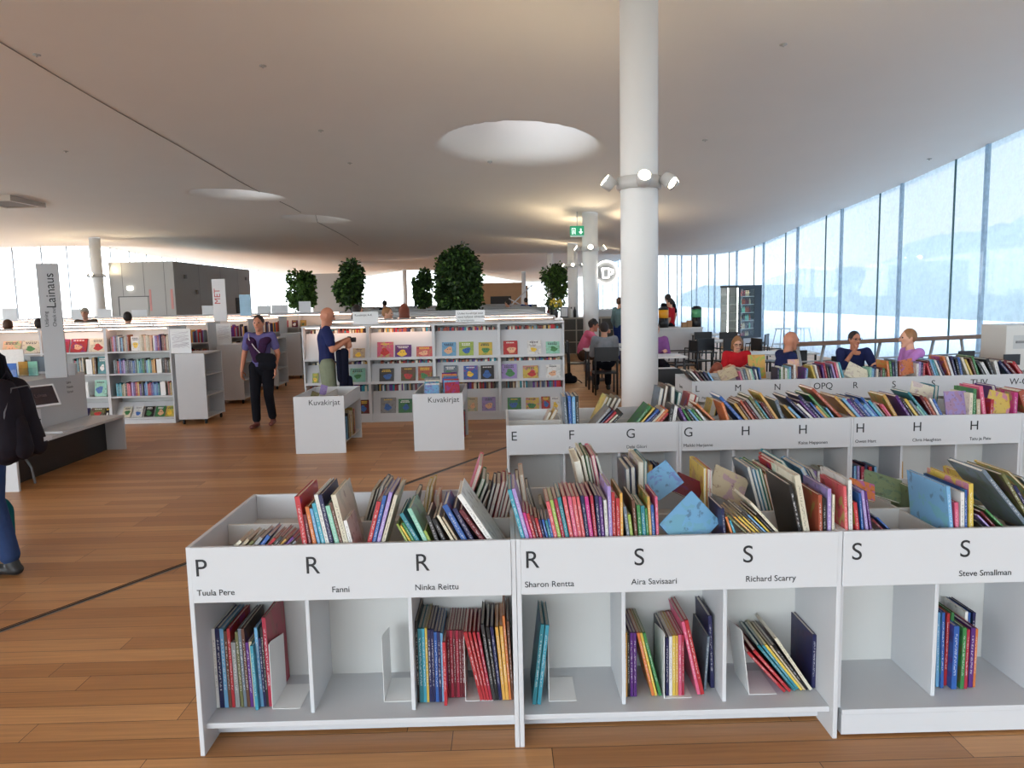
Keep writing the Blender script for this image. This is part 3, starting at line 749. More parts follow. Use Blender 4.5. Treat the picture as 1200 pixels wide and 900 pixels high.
front(R2_, """red 431 444 588 6 ; blue 437 451 581 5 ; lilac 443 458 577 5 ; cream 449 464 580 5 ; lime 476 466 614 3 ; yellow 480 469 616 3 ; green 484 472 613 4 ;
 teal 489 470 602 6 ; mint 497 480 596 6 ; lime 503 497 622 4 ; charcoal 509 502 604 5 ; black 519 507 608 6 ; cream 529 513 604 4 ; beige 534 519 606 3 ; blue 543 521 592 8 ;
 navy 553 534 596 6 ; maroon 564 538 598 7 ; white 576 538 580 8 """)
front(R3, """turquoise 611 598 574 5 ; lilac 617 603 573 5 ; magenta 622 612 601 4 ; red 627 618 602 4 ; maroon 631 623 604 4 ; red 635 627 607 4 ; navy 639 632 609 3 ;
 blue 643 636 609 3 ; teal 646 640 610 3 ; blue 650 644 608 3 ; salmon 654 640 588 5 ; lime 659 646 586 4.5 ; crimson 663 651 585 4.5 ; teal 668 655 583 5 ; salmon 673 661 582 5 ;
 pink 678 667 582 5 ; salmon 683 672 582 5 ; salmon 687 677 582 4 ; navy 691 682 581 4.5 ; magenta 695 687 582 5 ; crimson 700 693 581 4 ; navy 704 699 581 4.5 ; purple 708 703 582 4 ;
 white 712 709 586 4 ; lilac 716 714 570 4.5 ; red 721 718 577 4.5 ; red 726 724 584 5 ; gold 730 729 578 3.5 """)
front(S1, """slate 736 731 594 4 ; lime 741 737 603 4 ; brown 745 742 586 4 ; green 750 748 592 4.5 ; teal 755 753 593 5 ; green 759 757 596 3 ; ochre 762 760 582 3.5 ; blue 766 764 592 4 ; pink 770 769 582 3.5 ;
 navy 853 848 596 4 ; orange 857 851 606 3 ; turquoise 860 855 610 3 """)
face_book('in front-row bin under first S', 'sky', (808, 613), FY + 0.05, 60, 50, -38, 22, 10, group=G1)
front(S2, """olive 872 850 604 4 ; gold 878 856 606 3 ; yellow 883 860 606 3 ; yellow 888 864 606 3 ; charcoal 892 867 601 4 ; sky 896 871 604 3 ; yellow 901 876 606 3 ; black 906 880 604 4 ; cream 914 873 590 5 """)
front(S2, """black 928 926 568 5 ; cream 938 934 557 8 ; rust 962 961 580 5 ; black 967 966 584 5 ; lilac 973 972 573 5 ; cream 978 977 580 3 """, lmax=0.36)
front(S3, """salmon 992 990 570 4 ; white 997 996 563 5 ; red 1005 1002 589 5 ; blue 1011 1008 578 3 ; lilac 1016 1011 575 4 ; purple 1021 1014 576 3 ; maroon 1032 1022 609 4 ; blue 1040 1028 607 3 """)
front(S3, """sky 1114 1111 570 5 ; pink 1121 1121 589 5 ; white 1128 1128 577 5 ; blue 1132 1132 574 3 ; yellow 1138 1138 567 6 """, wd=0.28, lmax=0.30)
front(S4, """black 1150 1143 611 3 ; lilac 1157 1146 604 3 ; maroon 1164 1150 600 4 ; green 1173 1152 598 4 ; slate 1208 1153 552 7 ; olive 1224 1176 556 6 ; navy 1232 1186 570 6 """, lmax=0.32)
rear(R1, """slate 437 447 569 5 ; grey 441 452 570 4 ; cream 428 438 574 4 ; charcoal 433 444 573 3 """)
rear(R2_, """yellow 494 502 570 5 ; yellow 499 506 569 4 ; slate 484 489 578 5 ; peach 512 513 580 5 ; salmon 543 563 545 6 ; green 550 567 561 6 ; grey 556 571 566 4 ; brown 562 577 574 4 ; navy 568 576 566 4 ;
 maroon 574 586 566 6 ; red 581 591 564 5 ; grey 586 595 563 3 ; red 591 598 566 5 ; brown 598 601 580 4 """)
rear(R3, """brown 613 606 562 5 ; peach 620 614 556 6 ; charcoal 626 615 571 4 ; beige 640 634 590 5 ; olive 648 642 589 4 ; beige 656 650 590 4 ; cream 690 676 540 9 ; cream 698 682 533 4 ; green 703 687 533 4 ; maroon 708 692 536 3 ; pink 714 694 533 5 ; white 719 698 534 3 """)
rear(S1, """slate 744 736 549 6 ; navy 752 741 547 7 ; cream 760 752 541 7 ; teal 766 758 540 4 ;  yellow 825 803 549 5 ; yellow 829 807 549 3 ; pink 835 811 550 5 ; white 840 816 551 4 """)
face_book('in rear half of front-row bin behind first S', 'sky', (776, 563), RY + 0.02, 38, 34, -36, 25, -5, group=G1)
face_book('in rear half of front-row bin behind first S', 'maroon', (806, 571), RY + 0.04, 34, 26, 30, 30, 15, group=G1)
face_book('in rear half of front-row bin behind second S', 'beige', (853, 569), RY + 0.03, 44, 36, 30, 26, 10, group=G1)
rear(S2, """slate 898 876 547 6 ; sky 902 882 550 4 ; teal 908 890 550 5 ; green 913 892 549 4 ; orange 917 896 556 4 ; pink 921 900 553 4 ; cream 925 905 552 4 ; navy 930 908 555 5 ; red 936 904 546 6 ; rust 941 908 545 5 ; teal 946 914 541 5 """)
rear(S2, """sky 962 940 548 7 ; navy 967 946 550 3 ; white 971 950 550 4 """)
face_book('in rear half of front-row bin behind third S', 'orange', (1010, 574), RY + 0.04, 30, 24, 24, 44, 10, group=G1)
face_book('in rear half of front-row bin behind third S', 'camo', (1034, 570), RY + 0.08, 44, 32, 24, 42, 5, group=G1)
rear(S3, """camo 1052 1042 572 5 ; camo 1056 1048 574 4 ; cream 1061 1056 584 4 """)
rear(S4, """yellow 1140 1134 556 5 ; turquoise 1160 1150 561 8 ; yellow 1218 1176 553 4 ; slate 1226 1186 560 5 """)

# lower shelf of the front row: spines a hand's breadth behind the panel, foot on the shelf
LY = Y0 + 0.135
def low(cell, s, Y=LY, zf=ZS + 0.003, g=G1, pre='on lower shelf below front row\'s ', run='LOW'):
    """colour, foot x, top x, top y, width in pixels, nearer or farther"""
    for ln in s.strip().split(';'):
        q = ln.split()
        if len(q) < 5: continue
        c, xb, xt, yt, tp = q[0], float(q[1]), float(q[2]), float(q[3]), float(q[4])
        dy = float(q[5]) if len(q) > 5 else 0.0
        spine_book(pre + cell, Y + dy, zf, zf, c, xb, xt, yt, tp, lmax=0.5, group=g, run=run, wd=0.24 if run == 'LOW' else 0.2)
low(P_, """white 251 244 737 4 ; navy 257 248 737 6 ; sky 264 255 737 5 ; brown 270 261 740 4 ; red 274 264 737 4 ; grey 279 268 753 6 ; olive 284 273 741 4 ; slate 289 278 737 4 ; brown 293 283 737 4 ; purple 297 288 753 4 ; beige 301 291 752 4 ;
 sky 305 292 736 4 ; navy 308 296 748 3 ; turquoise 302 295 757 4 -0.025 ; black 310 302 736 3 ; crimson 315 307 724 5 """)
low(R2_, """black 488 485 729 3 ; teal 491 489 737 5 ; turquoise 495 493 737 4 ; yellow 499 497 736 3 ; navy 503 501 738 4 ; navy 507 506 738 4 ; blue 511 510 741 4 ; navy 515 514 741 4 ; sky 519 518 742 3 ; red 520 519 753 4 -0.03 ;
 maroon 524.5 524 739 3.6 0.03 ; crimson 528.3 528 739 3.6 0.03 ; maroon 532.1 532 739 3.6 0.03 ; crimson 535.9 536 739 3.6 0.03 ; maroon 539.6 539.7 739 3.6 0.03 ; maroon 543.2 543 739 3 0.03 """)
low(R2_, """red 566 545 741 5 ; red 570 550 741 3.5 ; red 574 555 741 3.5 ; crimson 578 560 741 3.5 ; charcoal 582 565 732 4 ; black 586 571 735 4 ; navy 590 576 735 4 ; gold 594 582 735 4 ; gold 597 587 734 4 ; orange 599 590 722 3 ; brown 602 595 728 3 """)
low(R3, """teal 626 636 732 5 -0.04 ; turquoise 632 642 733 5 -0.04 """)
low(S1, """gold 732 732 742 4 ; black 736.5 736 744 3 ; purple 740 739.5 742 4 ; purple 744.5 744 742 4 ; orange 766 746 742 4 ; yellow 769 750 742 3 ; green 774 753 742 4 """)
low(S1, """navy 782 782 748 4 ; white 786 786 746 4 ; yellow 790 790 745 4 ; gold 793 793 745 3 ; pink 797 797 744 4 ; crimson 800.5 800.5 744 3 ; pink 819 800 729 4 ; red 823 804 727 5 """)
low(S1, "slate 826 833 746 3 0.03 ; navy 830 829 722 5 0.05 ; ")
low(S2, """red 921 877 765 5 ; red 927 884 763 5 ; teal 933 889 757 4.5 0.01 ; turquoise 938 895 757 4 0.02 ; yellow 942 897 756 4 0.01 ; beige 946 903 757 3 0.01 ; black 950 907 757 4 0.01 ; cream 955 909 748 5 0.01 """)
low(S2, "navy 959 962 744 5 0.03 ; ")
low(S4, """slate 1093 1094 713 4 0.02 ; sky 1099 1101 718 4 0.01 ; blue 1103 1105 718 4 ; red 1109 1112 719 4 0.02 ; green 1113 1117 718 4 0.05 ; white 1127 1131 717 4 0.09 ; blue 1132 1136 718 3 0.09 ; navy 1137 1142 718 4 0.09 ;
 blue 1118 1122 734 7 -0.01 ; green 1126 1130 736 5 -0.01 ; crimson 1131 1135 738 4 -0.01 ; purple 1137 1141 736 6 0.0 ; orange 1142 1147 737 3 0.0 """)

# ---------------------------------------------------------------- second and third rows
EY = YE + 0.03
def e_row(cell, s, **k): book_line('in second-row bin under ' + cell, EY, ZT, ZF, s, group=G2, run='E', **k)
e_row('F', 'slate 664 661 465 4 ; blue 668 667 464 4 ; sky 672 672 465 4 ; black 677 676 464 4')
EF = YE + 0.415
def e_rear(cell, s): book_line('in rear half of second-row bin behind ' + cell, EF, ZT - 0.03, ZF, s, rear=True, group=G2, run='ER')
e_rear('E', 'ochre 646 652 480 5 ; beige 641 645 483 4')
e_rear('F', 'yellow 700 712 465 4 ; olive 705 716 466 4 ; beige 710 722 466 4 ; grey 715 727 467 4')
e_row('F', 'grey 701 715 479 4 ; navy 705 719 481 3 ; red 710 726 483 4 ; cream 715 729 486 3 ; black 719 731 484 4')
e_row('first G', 'green 748 762 476 5 ; yellow 753 767 478 3 ; blue 758 773 480 4 ; navy 763 776 482 4 ; cream 767 779 480 3 ; orange 772 785 480 5 ; red 778 790 484 4 ; charcoal 786 793 474 5 ; white 791 796 476 4')
e_rear('first G', 'slate 770 776 455 5 ; brown 777 782 452 4 ; grey 784 789 453 5 ; teal 792 797 460 4')
SEQ_G = """purple 801 790 478 4 ; green 806 796 480 3 ; black 811 800 479 4 ; sky 816 805 480 3 ; green 821 810 480 4 ; white 826 816 480 3 ; orange 836 803 474 4"""
e_row('second G', SEQ_G)
e_rear('second G', 'red 806 812 462 9 ; grey 812 818 465 4 ; yellow 834 838 469 8 ; navy 842 846 472 4')
e_row('first H', """orange 862 848 472 4 ; blue 868 842 465 5 ; ochre 873 861 473 4 ; brown 878 865 472 3 ; rust 883 868 470 4 ; maroon 888 872 470 3 ; grey 892 875 468 4 ; olive 897 880 465 4 ; teal 902 884 470 3 ; maroon 906 893 472 3 ; brown 910 897 472 3 ; gold 915 888 461 4 """)
e_row('second H', """slate 926 908 469 5 ; ochre 932 919 475 3 ; sky 937 924 477 4 ; navy 946 912 466 5 ; white 951 932 474 4 ; purple 956 938 470 4 ; navy 962 920 464 5 ; blue 966 950 472 3 ; ochre 970 956 476 4 ; green 975 940 463 4 ; sky 978 964 478 3 ; rust 986 943 456 5 ; ochre 996 972 465 5""")
e_row('third H', """sky 1003 990 467 4 ; purple 1008 994 468 4 ; navy 1012 997 467 4 ; blue 1017 1001 468 5 ; sky 1023 1012 474 5 ; blue 1028 1008 466 3 ; turquoise 1032 1019 470 4 ; grey 1036 1023 472 3 ; crimson 1041 1031 474 3 ; pink 1045 1034 474 3 ; ochre 1056 1036 463 5""")
e_row('fourth H', """purple 1066 1052 464 4 ; black 1070 1056 466 4 ; yellow 1075 1062 468 4 ; slate 1080 1066 470 4 ; mint 1084 1072 476 3 ; teal 1090 1064 460 4 ; maroon 1096 1079 464 4 ; rust 1100 1083 466 4 ; white 1104 1090 467 3 ; blue 1108 1094 468 4""")
face_book('in second-row bin under fourth H', 'lilac', (1120, 473), EY + 0.06, 26, 30, 0, 14, 0, group=G2)
face_book('in rear half of second-row bin behind fourth H', 'cream', (1080, 459), EF, 26, 20, 20, 25, 0, group=G2)
e_rear('fourth H', 'teal 1094 1098 452 5')
e_row('fifth H', 'cream 1136 1136 461 4 ; green 1141 1140 456 4 ; beige 1146 1145 468 5 ; pink 1156 1149 453 5 ; red 1162 1168 468 4 ; magenta 1186 1194 460 5')
face_book('in second-row bin under fifth H', 'yellow', (1170, 473), EY + 0.06, 26, 28, 16, 14, -8, group=G2)
e_rear('fifth H', 'purple 1170 1164 452 5 ; maroon 1178 1173 455 4')
e_row('its right edge', 'rust 1204 1194 458 9 ; orange 1212 1203 460 6 ; beige 1222 1214 463 6')
# lower shelf of the second row, seen over the front row
def e_low(cell, s): low(cell, s, YE + 0.14, ZS + 0.002, G2, 'on lower shelf below second row\'s ', run='ELOW')
e_low('second H', 'yellow 937 937 549 4 ; white 942 942 552 3 ; grey 946 946 552 4 ; white 951 951 553 3 ; lilac 955 955 552 4 ; white 960 960 552 4 ; cream 965 965 551 4 ; ochre 970 970 552 4 ; beige 974 974 552 3')
e_low('third H', 'sky 1002 1002 546 3 ; lilac 1006 1006 546 3 ; crimson 1011 1011 547 4 ; navy 1015 1015 545 3 ; red 1020 1020 547 4 ; sky 1026 1026 547 3')
e_low('fourth H', 'ochre 1056 1056 541 5')
e_low('first H', 'teal 893 897 545 5 ; olive 905 909 550 5')
e_low('first G', 'ochre 760 763 545 4 ; blue 767 770 546 4 ; red 773 775 548 3')
# third row
TY = YL + 0.03
G3 = 'picture books in the third row of bins'
def run3(cell, x0, x1, cols, lean, ytop, jy=4):
    n = len(cols)
    for k, c in enumerate(cols):
        xb = x0 + (x1 - x0) * (k + 0.5) / n
        spine_book('in third-row bin under ' + cell, TY, ZT, ZF, c, xb, xb + lean + rnd.uniform(-3, 1), ytop + rnd.uniform(-1, jy) - (xb - 880) * 0.022, (x1 - x0) / n * 0.76, group=G3, run='T')
run3('L', 814, 842, 'charcoal white maroon black navy sky'.split(), -14, 434, 2)
run3('L', 862, 882, 'pink grey slate beige'.split(), -8, 432)
run3('M', 884, 912, 'white mint navy white blue navy green white'.split(), -9, 431)
run3('N', 914, 948, 'olive white mint sky brown white purple sky'.split(), -9, 430)
run3('OPQ', 954, 990, 'yellow white maroon purple crimson charcoal navy lilac pink white turquoise'.split(), -3, 428)
run3('R', 1006, 1040, 'mint sky navy cream black maroon green brown'.split(), 4, 434)
run3('first S', 1044, 1085, 'orange green navy slate rust white lilac navy red'.split(), -8, 427)
run3('second S', 1086, 1108, 'red maroon sky teal white navy'.split(), -6, 427)
run3('TUV', 1112, 1150, 'orange white navy black blue cream yellow brown green'.split(), -6, 424)
run3('W', 1152, 1200, 'charcoal white black white navy maroon red'.split(), -10, 428)
face_book('in third-row bin under R', 'cream', (1004, 437), TY + 0.05, 26, 18, 30, 20, 0, group=G3)
face_book('in third-row bin under N', 'peach', (930, 432), TY + 0.2, 13, 22, 0, 12, 0, group=G3)
face_book('in third-row bin under M', 'gold', (887, 432), TY + 0.42, 20, 33, 0, 12, 0, group=G3)
face_book('in third-row bin under first S', 'orange', (1062, 430), TY + 0.06, 20, 18, -10, 14, 10, group=G3)
face_book('in third-row bin under L', 'beige', (853, 438), TY + 0.05, 22, 14, -20, 25, 0, group=G3)

for run, x0, nu, zt, half in (('F', X0, 3, ZT, 0.005), ('FR', X0, 3, ZT, 0.005), ('E', XE, 4, ZT, 0.005), ('ER', XE, 4, ZT, 0.005), ('T', X3, 3, ZT, 0.005), ('LOW', X0, 3, 0.6, 0.008), ('ELOW', XE, 4, 0.6, 0.008)):
    for u in range(nu):
        wall(run, x0 + u * W, TH + 0.001, zt)
        for k in (1, 2): wall(run, x0 + u * W + TH + (W - 2 * TH) * k / 3, half + 0.001, zt - 0.035)
    wall(run, x0 + nu * W, TH + 0.001, zt)
# white steel bookends on the lower front shelves
def bookend(x, yf, lean, label, side=1, yaw=0.0):
    if not lean: wall('LOW', x, 0.002, ZS + 0.27, ZS)
    t = thing('bookend', label, 'bookend', (x, Y0 + yf, ZS + 0.001), yaw, 'white steel bookends on the lower front shelf')
    o = MB().prism([(0, 0), (0.19, 0), (0.19, 0.23), (0.03, 0.27), (0, 0.27)], -0.001, 0.001, 'x').build('upright_plate', STEEL, t); o.rotation_euler = (0, lean, 0)
    MB().box(0.0012 * side, 0.11 * side, 0.0, 0.19, 0, 0.0018).build('foot_plate', STEEL, t)
def xfloor(px): return at(px, liney(px, Y0 + 0.12, ZS), Y0 + 0.12).x
bookend(xfloor(319.5), 0.12, 0, 'white steel bookend right of the books below P')
bookend(xfloor(449), 0.15, 0, 'white steel bookend standing alone in the empty compartment below first R', 1)
bookend(xfloor(545.5), 0.14, 0, 'white steel bookend between maroon and red books below second R')
bookend(xfloor(643.5), 0.12, 0, 'white steel bookend holding two teal books below third R')
bookend(xfloor(778.5), 0.12, 0, 'white steel bookend between green and navy books below first S')
bookend(xfloor(879), 0.13, -0.12, 'white steel bookend tilted behind the leaning red books below second S')
settle()
# ---------------------------------------------------------------- Kuvakirjat bins on the open floor
G4 = 'picture books in the two small Kuvakirjat bins'
def small_bin(x, y, label):
    t = thing('picture_book_bin', label, 'book bin', (x, y, 0), 0, 'small white Kuvakirjat bins')
    w_, l_, h_, b = 0.575, 0.98, 0.66, 0.003
    fp = box('front_panel', WHITE, 0, w_, 0, 0.018, 0, h_, t, b)
    box('rear_panel', WHITE, 0, w_, l_ - 0.018, l_, 0, h_, t, b)
    for a in (0.0, w_ - 0.018): box('side_panel', WHITE, a, a + 0.018, 0.0185, l_ - 0.0185, 0.50, h_ - 0.001, t, b)
    box('bin_floor', WHITE2, 0.0185, w_ - 0.0185, 0.0185, l_ - 0.0185, 0.53, 0.545, t)
    box('middle_divider', WHITE2, w_ / 2 - 0.006, w_ / 2 + 0.006, 0.019, l_ - 0.019, 0.5455, 0.635, t)
    for k in (): box('cross_divider', WHITE2, w_ / 2 + 0.0065, w_ - 0.019, l_ * k / 3 - 0.005, l_ * k / 3 + 0.005, 0.5455, 0.63, t)
    box('lower_shelf', WHITE, 0.02, w_ - 0.02, 0.0185, l_ - 0.0185, 0.10, 0.12, t, b)
    box('back_panel', WHITE2, w_ / 2 - 0.006, w_ / 2 + 0.006, 0.0185, l_ - 0.0185, 0.1205, 0.5295, t)
    text('Kuvakirjat', 0.088, fp, (0.17, -0.001, 0.56), m=INK)
    return t
small_bin(-2.405, 8.48, 'small white Kuvakirjat bin, nearly empty, in front of the standing man')
small_bin(-1.05, 8.48, 'small white Kuvakirjat bin heaped with books before the display shelves')
def side_book(where, x, y, z, t, wd, h, color, rz=PI / 2, lean=0.0, how='upright'):
    Rm = Matrix.Rotation(rz, 4, 'Z') @ Matrix.Rotation(lean, 4, 'Y')
    return put_book(Vector((x, y, z + t / 2 * abs(math.sin(lean)))), Rm, t, wd, h, color, where, y, how, group=G4)
for k, c in enumerate('sky charcoal beige ochre cream ochre brown gold'.split()):
    side_book('on the side shelf of the emptier Kuvakirjat bin', -1.845, 8.68 + k * 0.055 + (k > 3) * 0.05, 0.121, 0.022, 0.2, 0.27 + 0.03 * (k % 3), c)
for k, c in enumerate('red crimson sky grey teal'.split()):
    side_book('on the side shelf of the heaped Kuvakirjat bin', -0.47, 8.66 + k * 0.05, 0.121, 0.028, 0.21, 0.30 - 0.02 * (k % 3), c)
for k, c in enumerate('sky white turquoise cream grey slate'.split()):
    face_book('in the heaped Kuvakirjat bin, inner side', c, (506 + (k % 2), 460.0 - k * 2.0), 8.64 + k * 0.125, 17, 18, 0, 24, 0, t=0.02, group=G4)
for k, c in enumerate('crimson sky red blue slate orange purple'.split()):
    face_book('in the heaped Kuvakirjat bin, outer side', c, (530 - (k % 2) - k * 0.5, 457.5 - k * 1.9), 8.64 + k * 0.108, 17.5, 20, (-3, 2, 0)[k % 3], 22, 0, t=0.02, group=G4)
face_book('in the emptier Kuvakirjat bin', 'lilac', (379, 457), 9.15, 8, 12, 20, 20, 30, group=G4)
face_book('in the emptier Kuvakirjat bin', 'olive', (369, 463), 8.72, 9, 8, 24, 20, 20, group=G4)

# ---------------------------------------------------------------- long display bookcase, four bays with sloping display panels
LED = mat('shelf_led_strip', (1, 0.8, 0.6), 0.5, vary=0, emit=(1.0, 0.64, 0.46), estr=6)
YS, BW = 10.62, 0.925
XS0 = -2.84
LEVELS = ((0.915, 1.275), (0.572, 0.825), (0.115, 0.43))     # ledge, top of the sloping panel
def display_bay(x, y, label, lit=False, group='bays of the long white display bookcase'):
    t = thing('display_bookcase', label, 'bookcase', (x, y, 0), 0, group); b = 0.002
    box('side_panel', WHITE, 0, 0.02, 0, 0.6, 0, 1.39, t, b); box('side_panel', WHITE, BW - 0.0205, BW - 0.0005, 0, 0.6, 0, 1.39, t, b)
    box('top_board', WHITE, 0.0205, BW - 0.021, 0.0, 0.6, 1.362, 1.388, t, b)
    box('back_panel', WHITE2, 0.0205, BW - 0.021, 0.33, 0.342, 0.115, 1.3615, t)
    box('plinth', WHITE, 0.0205, BW - 0.021, 0.02, 0.58, 0, 0.09, t)
    for zl, zt in LEVELS:
        box('shelf', WHITE, 0.0205, BW - 0.021, 0.0, 0.3295, zl - 0.025, zl, t, b)
        MB().prism([(0.045, zl + 0.0005), (0.055, zl + 0.0005), (0.165, zt), (0.155, zt)], 0.0215, BW - 0.022, 'x').build('display_panel', WHITE, t)
        MB().box(0.0205, BW - 0.021, 0.0, 0.008, zl + 0.0003, zl + 0.012).build('ledge_lip', WHITE, t)
    if lit: box('led_strip', LED, 0.05, BW - 0.05, 0.03, 0.05, 1.354, 1.3617, t)
    return t
BAYL = ['bay of the long display bookcase behind the standing man', 'second bay of the long display bookcase, holding a pink book', 'third bay of the long display bookcase, behind the heaped Kuvakirjat bin', 'last bay of the long display bookcase, nearest the café']
for k in range(4): display_bay(XS0 + k * BW, YS, 'white ' + BAYL[k], k < 2)
def _printed(o, color):
    add_print(o, color, len(BOOKS)); return o
def display_book(where, color, px0, px1, py1, zl, tilt=16.0, ratio=None, hpx=None, Y=None, group='books on the long display bookcase', yl=0.03):
    """a book stood face-out on a ledge, columns px0..px1; its height from the picture"""
    Y = Y or YS; y = Y + yl
    a, b = at(px0, py1, y), at(px1, py1, y); w_ = (b.x - a.x); h_ = hpx * y / FPX
    Rm = Matrix.Rotation(-math.radians(tilt), 4, 'X') @ Matrix.Rotation(-PI / 2, 4, 'Z')
    t = 0.012
    return _printed(put_book(Vector((a.x, y + t / 2 + 0.002, zl + 0.005 + t * 0.5 * math.sin(math.radians(tilt)))), Rm, t, w_, h_, color, where, a.x, 'shown face-out', name='display_book', cat='display book', group=group), color)
DB = [(0, 0, 'beige 413.5 427.5 12 ; peach 398 410 12'), (0, 1, 'mint 410 428 17 ; lime 366 373 12'), (0, 2, 'maroon 421 433 17'),
      (1, 0, 'pink 442 461 19 ; purple 463 482 15 ; salmon 488 507 12.5'), (1, 1, 'charcoal 444.5 461.5 16 ; brown 470 487 17 ; rust 490 506.5 17.5'), (1, 2, 'grey 446 464 19 ; green 467 483 17'),
      (2, 0, 'sky 518 534.5 17 ; lime 538 555 17 ; yellow 561 577 16'), (2, 1, 'slate 520 536 18 ; blue 543.5 560 17 ; black 563.6 579 17'), (2, 2, 'beige 548 560 17 ; lilac 565 581 17'),
      (3, 0, 'red 590 606.6 17 ; white 618 634.5 17 ; mint 640 656 15'), (3, 1, 'lilac 588 606 18 ; yellow 613 631 15.5 ; white 640 657 16'), (3, 2, 'green 595 611 15.5 ; yellow 616.5 632 15 ; red 634.7 645 16 ; white 646 656 15')]
for bay, lev, s in DB:
    for q in s.split(';'):
        c, a, b, h = q.split()
        zl = LEVELS[lev][0]
        display_book(f"on the {('top', 'middle', 'bottom')[lev]} ledge of the {('first', 'second', 'third', 'last')[bay]} display bay", c, float(a), float(b), liney(float(a), YS + 0.03, zl), zl, hpx=float(h) * 0.98)
# small sign boards standing on top of it
def sign_board(px0, px1, py0, py1, Y, label, lines, name='sign_board'):
    a, b = at(px0, py1, Y), at(px1, py0, Y); w_, h_ = b.x - a.x, b.z - a.z
    t = thing(name, label, 'sign', (a.x, Y, 1.39), 0)
    box('board', mat('sign_white', (0.78, 0.79, 0.80), 0.5, vary=0), 0, w_, 0, 0.006, 0.0, h_, t)
    box('foot', STEEL, w_ * 0.2, w_ * 0.8, 0.0065, 0.10, 0.0005, 0.004, t)
    for k, s in enumerate(lines): text(s, 0.042, t, (0.03, -0.001, h_ - 0.06 - k * 0.05), m=INK)
sign_board(413.5, 443, 363, 378.5, YS + 0.25, 'small blank white sign on the display bookcase beside the standing man', ['Kuvakirjat A-K'])
sign_board(534, 568, 363, 378, YS + 0.25, 'white sign with three lines of text on the display bookcase', ['Uudet kuvakirjat ovat', 'tässä hyllyssä nähtävillä', 'ja lainattavissa'])

# ---------------------------------------------------------------- bookcases behind: rows of the same height, one row a thing
STUFF = MB(); STUFF_ME = []
def spines(mb, x0, x1, y, z, hmin, hmax, rr, facing=-1, gap=0.12, depth=0.14):
    x = x0
    while x < x1 - 0.02:
        if rr.random() < gap * 0.12: x += rr.uniform(0.03, 0.12); continue
        t = rr.uniform(0.012, 0.034); h = rr.uniform(hmin, hmax)
        if x + t > x1: break
        mb.box(x, x + t - 0.0015, y, y + depth, z, z + h, rr.randrange(14)); x += t
SHELF_COLS = [srgb(*PAL[c]) for c in 'brown cream red navy black grey teal beige maroon ochre white slate rust purple'.split()]
STUFF_MATS = [mat('distant_book_%s' % n, c, 0.5, vary=0.15, bscale=20) for n, c in zip('brown cream red navy black grey teal beige maroon ochre white slate rust purple'.split(), SHELF_COLS)]
rs = random.Random(11)
def low_row(x0, x1, y, label, zs=(0.09, 0.41, 0.745, 1.07), h=1.40, d=0.6, lit=True, group='rows of low white bookcases', fill=True, name='low_bookcase', faces=False):
    t = thing(name, label, 'bookcase', (x0, y, 0), 0, group); L = x1 - x0; n = max(1, round(L / 0.95)); bw = L / n
    for k in range(n + 1):
        c = k * bw; box('upright', WHITE, max(0, c - 0.011), min(L, c + 0.011), 0, d, 0, h, t)
    box('top_board', WHITE, 0, L, -0.003, d, h + 0.0005, h + 0.022, t)
    box('back_panel', WHITE2, 0.012, L - 0.012, d / 2 - 0.006, d / 2 + 0.006, 0.09, h - 0.001, t)
    box('plinth', WHITE, 0.012, L - 0.012, 0.02, d - 0.02, 0.0, 0.062, t)
    for z in zs: box('shelf', WHITE, 0.0115, L - 0.0115, 0.0, d, z - 0.022, z, t)
    if lit: box('led_strip', LED, 0.05, L - 0.05, 0.02, 0.038, h - 0.012, h - 0.001, t)
    if fill:
        for k in range(n):
            for z in zs[1:]:
                if not faces: spines(STUFF, x0 + k * bw + 0.02, x0 + (k + 1) * bw - 0.02 - rs.uniform(0, 0.2), y + 0.05, z + 0.001, 0.17, 0.25, rs)
    return t
# strips of spines behind the sloping panels of the long display bookcase
for k in range(4):
    for zl, zt in LEVELS:
        zz = (1.335, 0.870, 0.532)[LEVELS.index((zl, zt))]
        xa = XS0 + k * BW + 0.03 + rs.uniform(0, 0.1)
        spines(STUFF, xa, XS0 + (k + 1) * BW - 0.04, YS + 0.185, zl + 0.001, zz - 0.03 - zl, zz - zl, rs, depth=0.13)
for k, y in enumerate((12.3, 13.95, 15.6, 17.25, 18.9, 20.5)):
    low_row(XS0, 0.86, y, f"white low bookcase row, {ordinal(k + 1)} one behind the long display bookcase", lit=(k < 2), fill=(k < 1))
# left block of rows
XLR = -4.86
low_row(-14.36, -6.7405, 11.0, 'white low bookcase run left of the self-checkout sign, cut off by the left edge', zs=(0.09, 0.41, 0.745, 1.07), fill=False)
for k, y in enumerate((13.1, 15.2, 17.3, 19.4, 21.6, 23.8)):
    low_row(-14.5 - k * 0.5, -5.12 if k != 3 else -6.42, y, f"white low bookcase row full of spines, {ordinal(k + 1)} behind the left-hand bookcases")
low_row(-6.3, -3.9, 20.3, 'white low bookcase with lit face-out books behind the walking woman', fill=False)
for q in 'red 378.5 383 7 ;peach 366 373 7'.split(';')[:0]: pass
for lev, s in ((1.07, 'red 332 338 8 ; maroon 342 349 8 ; ochre 352 359 8'), (0.745, 'brown 333 341 7 ; slate 352.5 359 7'), (0.09, 'red 343 352 10')):
    for q in s.split(';'):
        c, a, b, h = q.split()
        display_book(f"on the {'top' if lev > 1 else 'middle' if lev > 0.5 else 'bottom'} shelf of the lit bookcase behind the woman", c, float(a), float(b), liney(float(a), 20.34, lev), lev - 0.003, hpx=float(h), Y=20.3, tilt=8, group='face-out books behind the woman', yl=0.04)

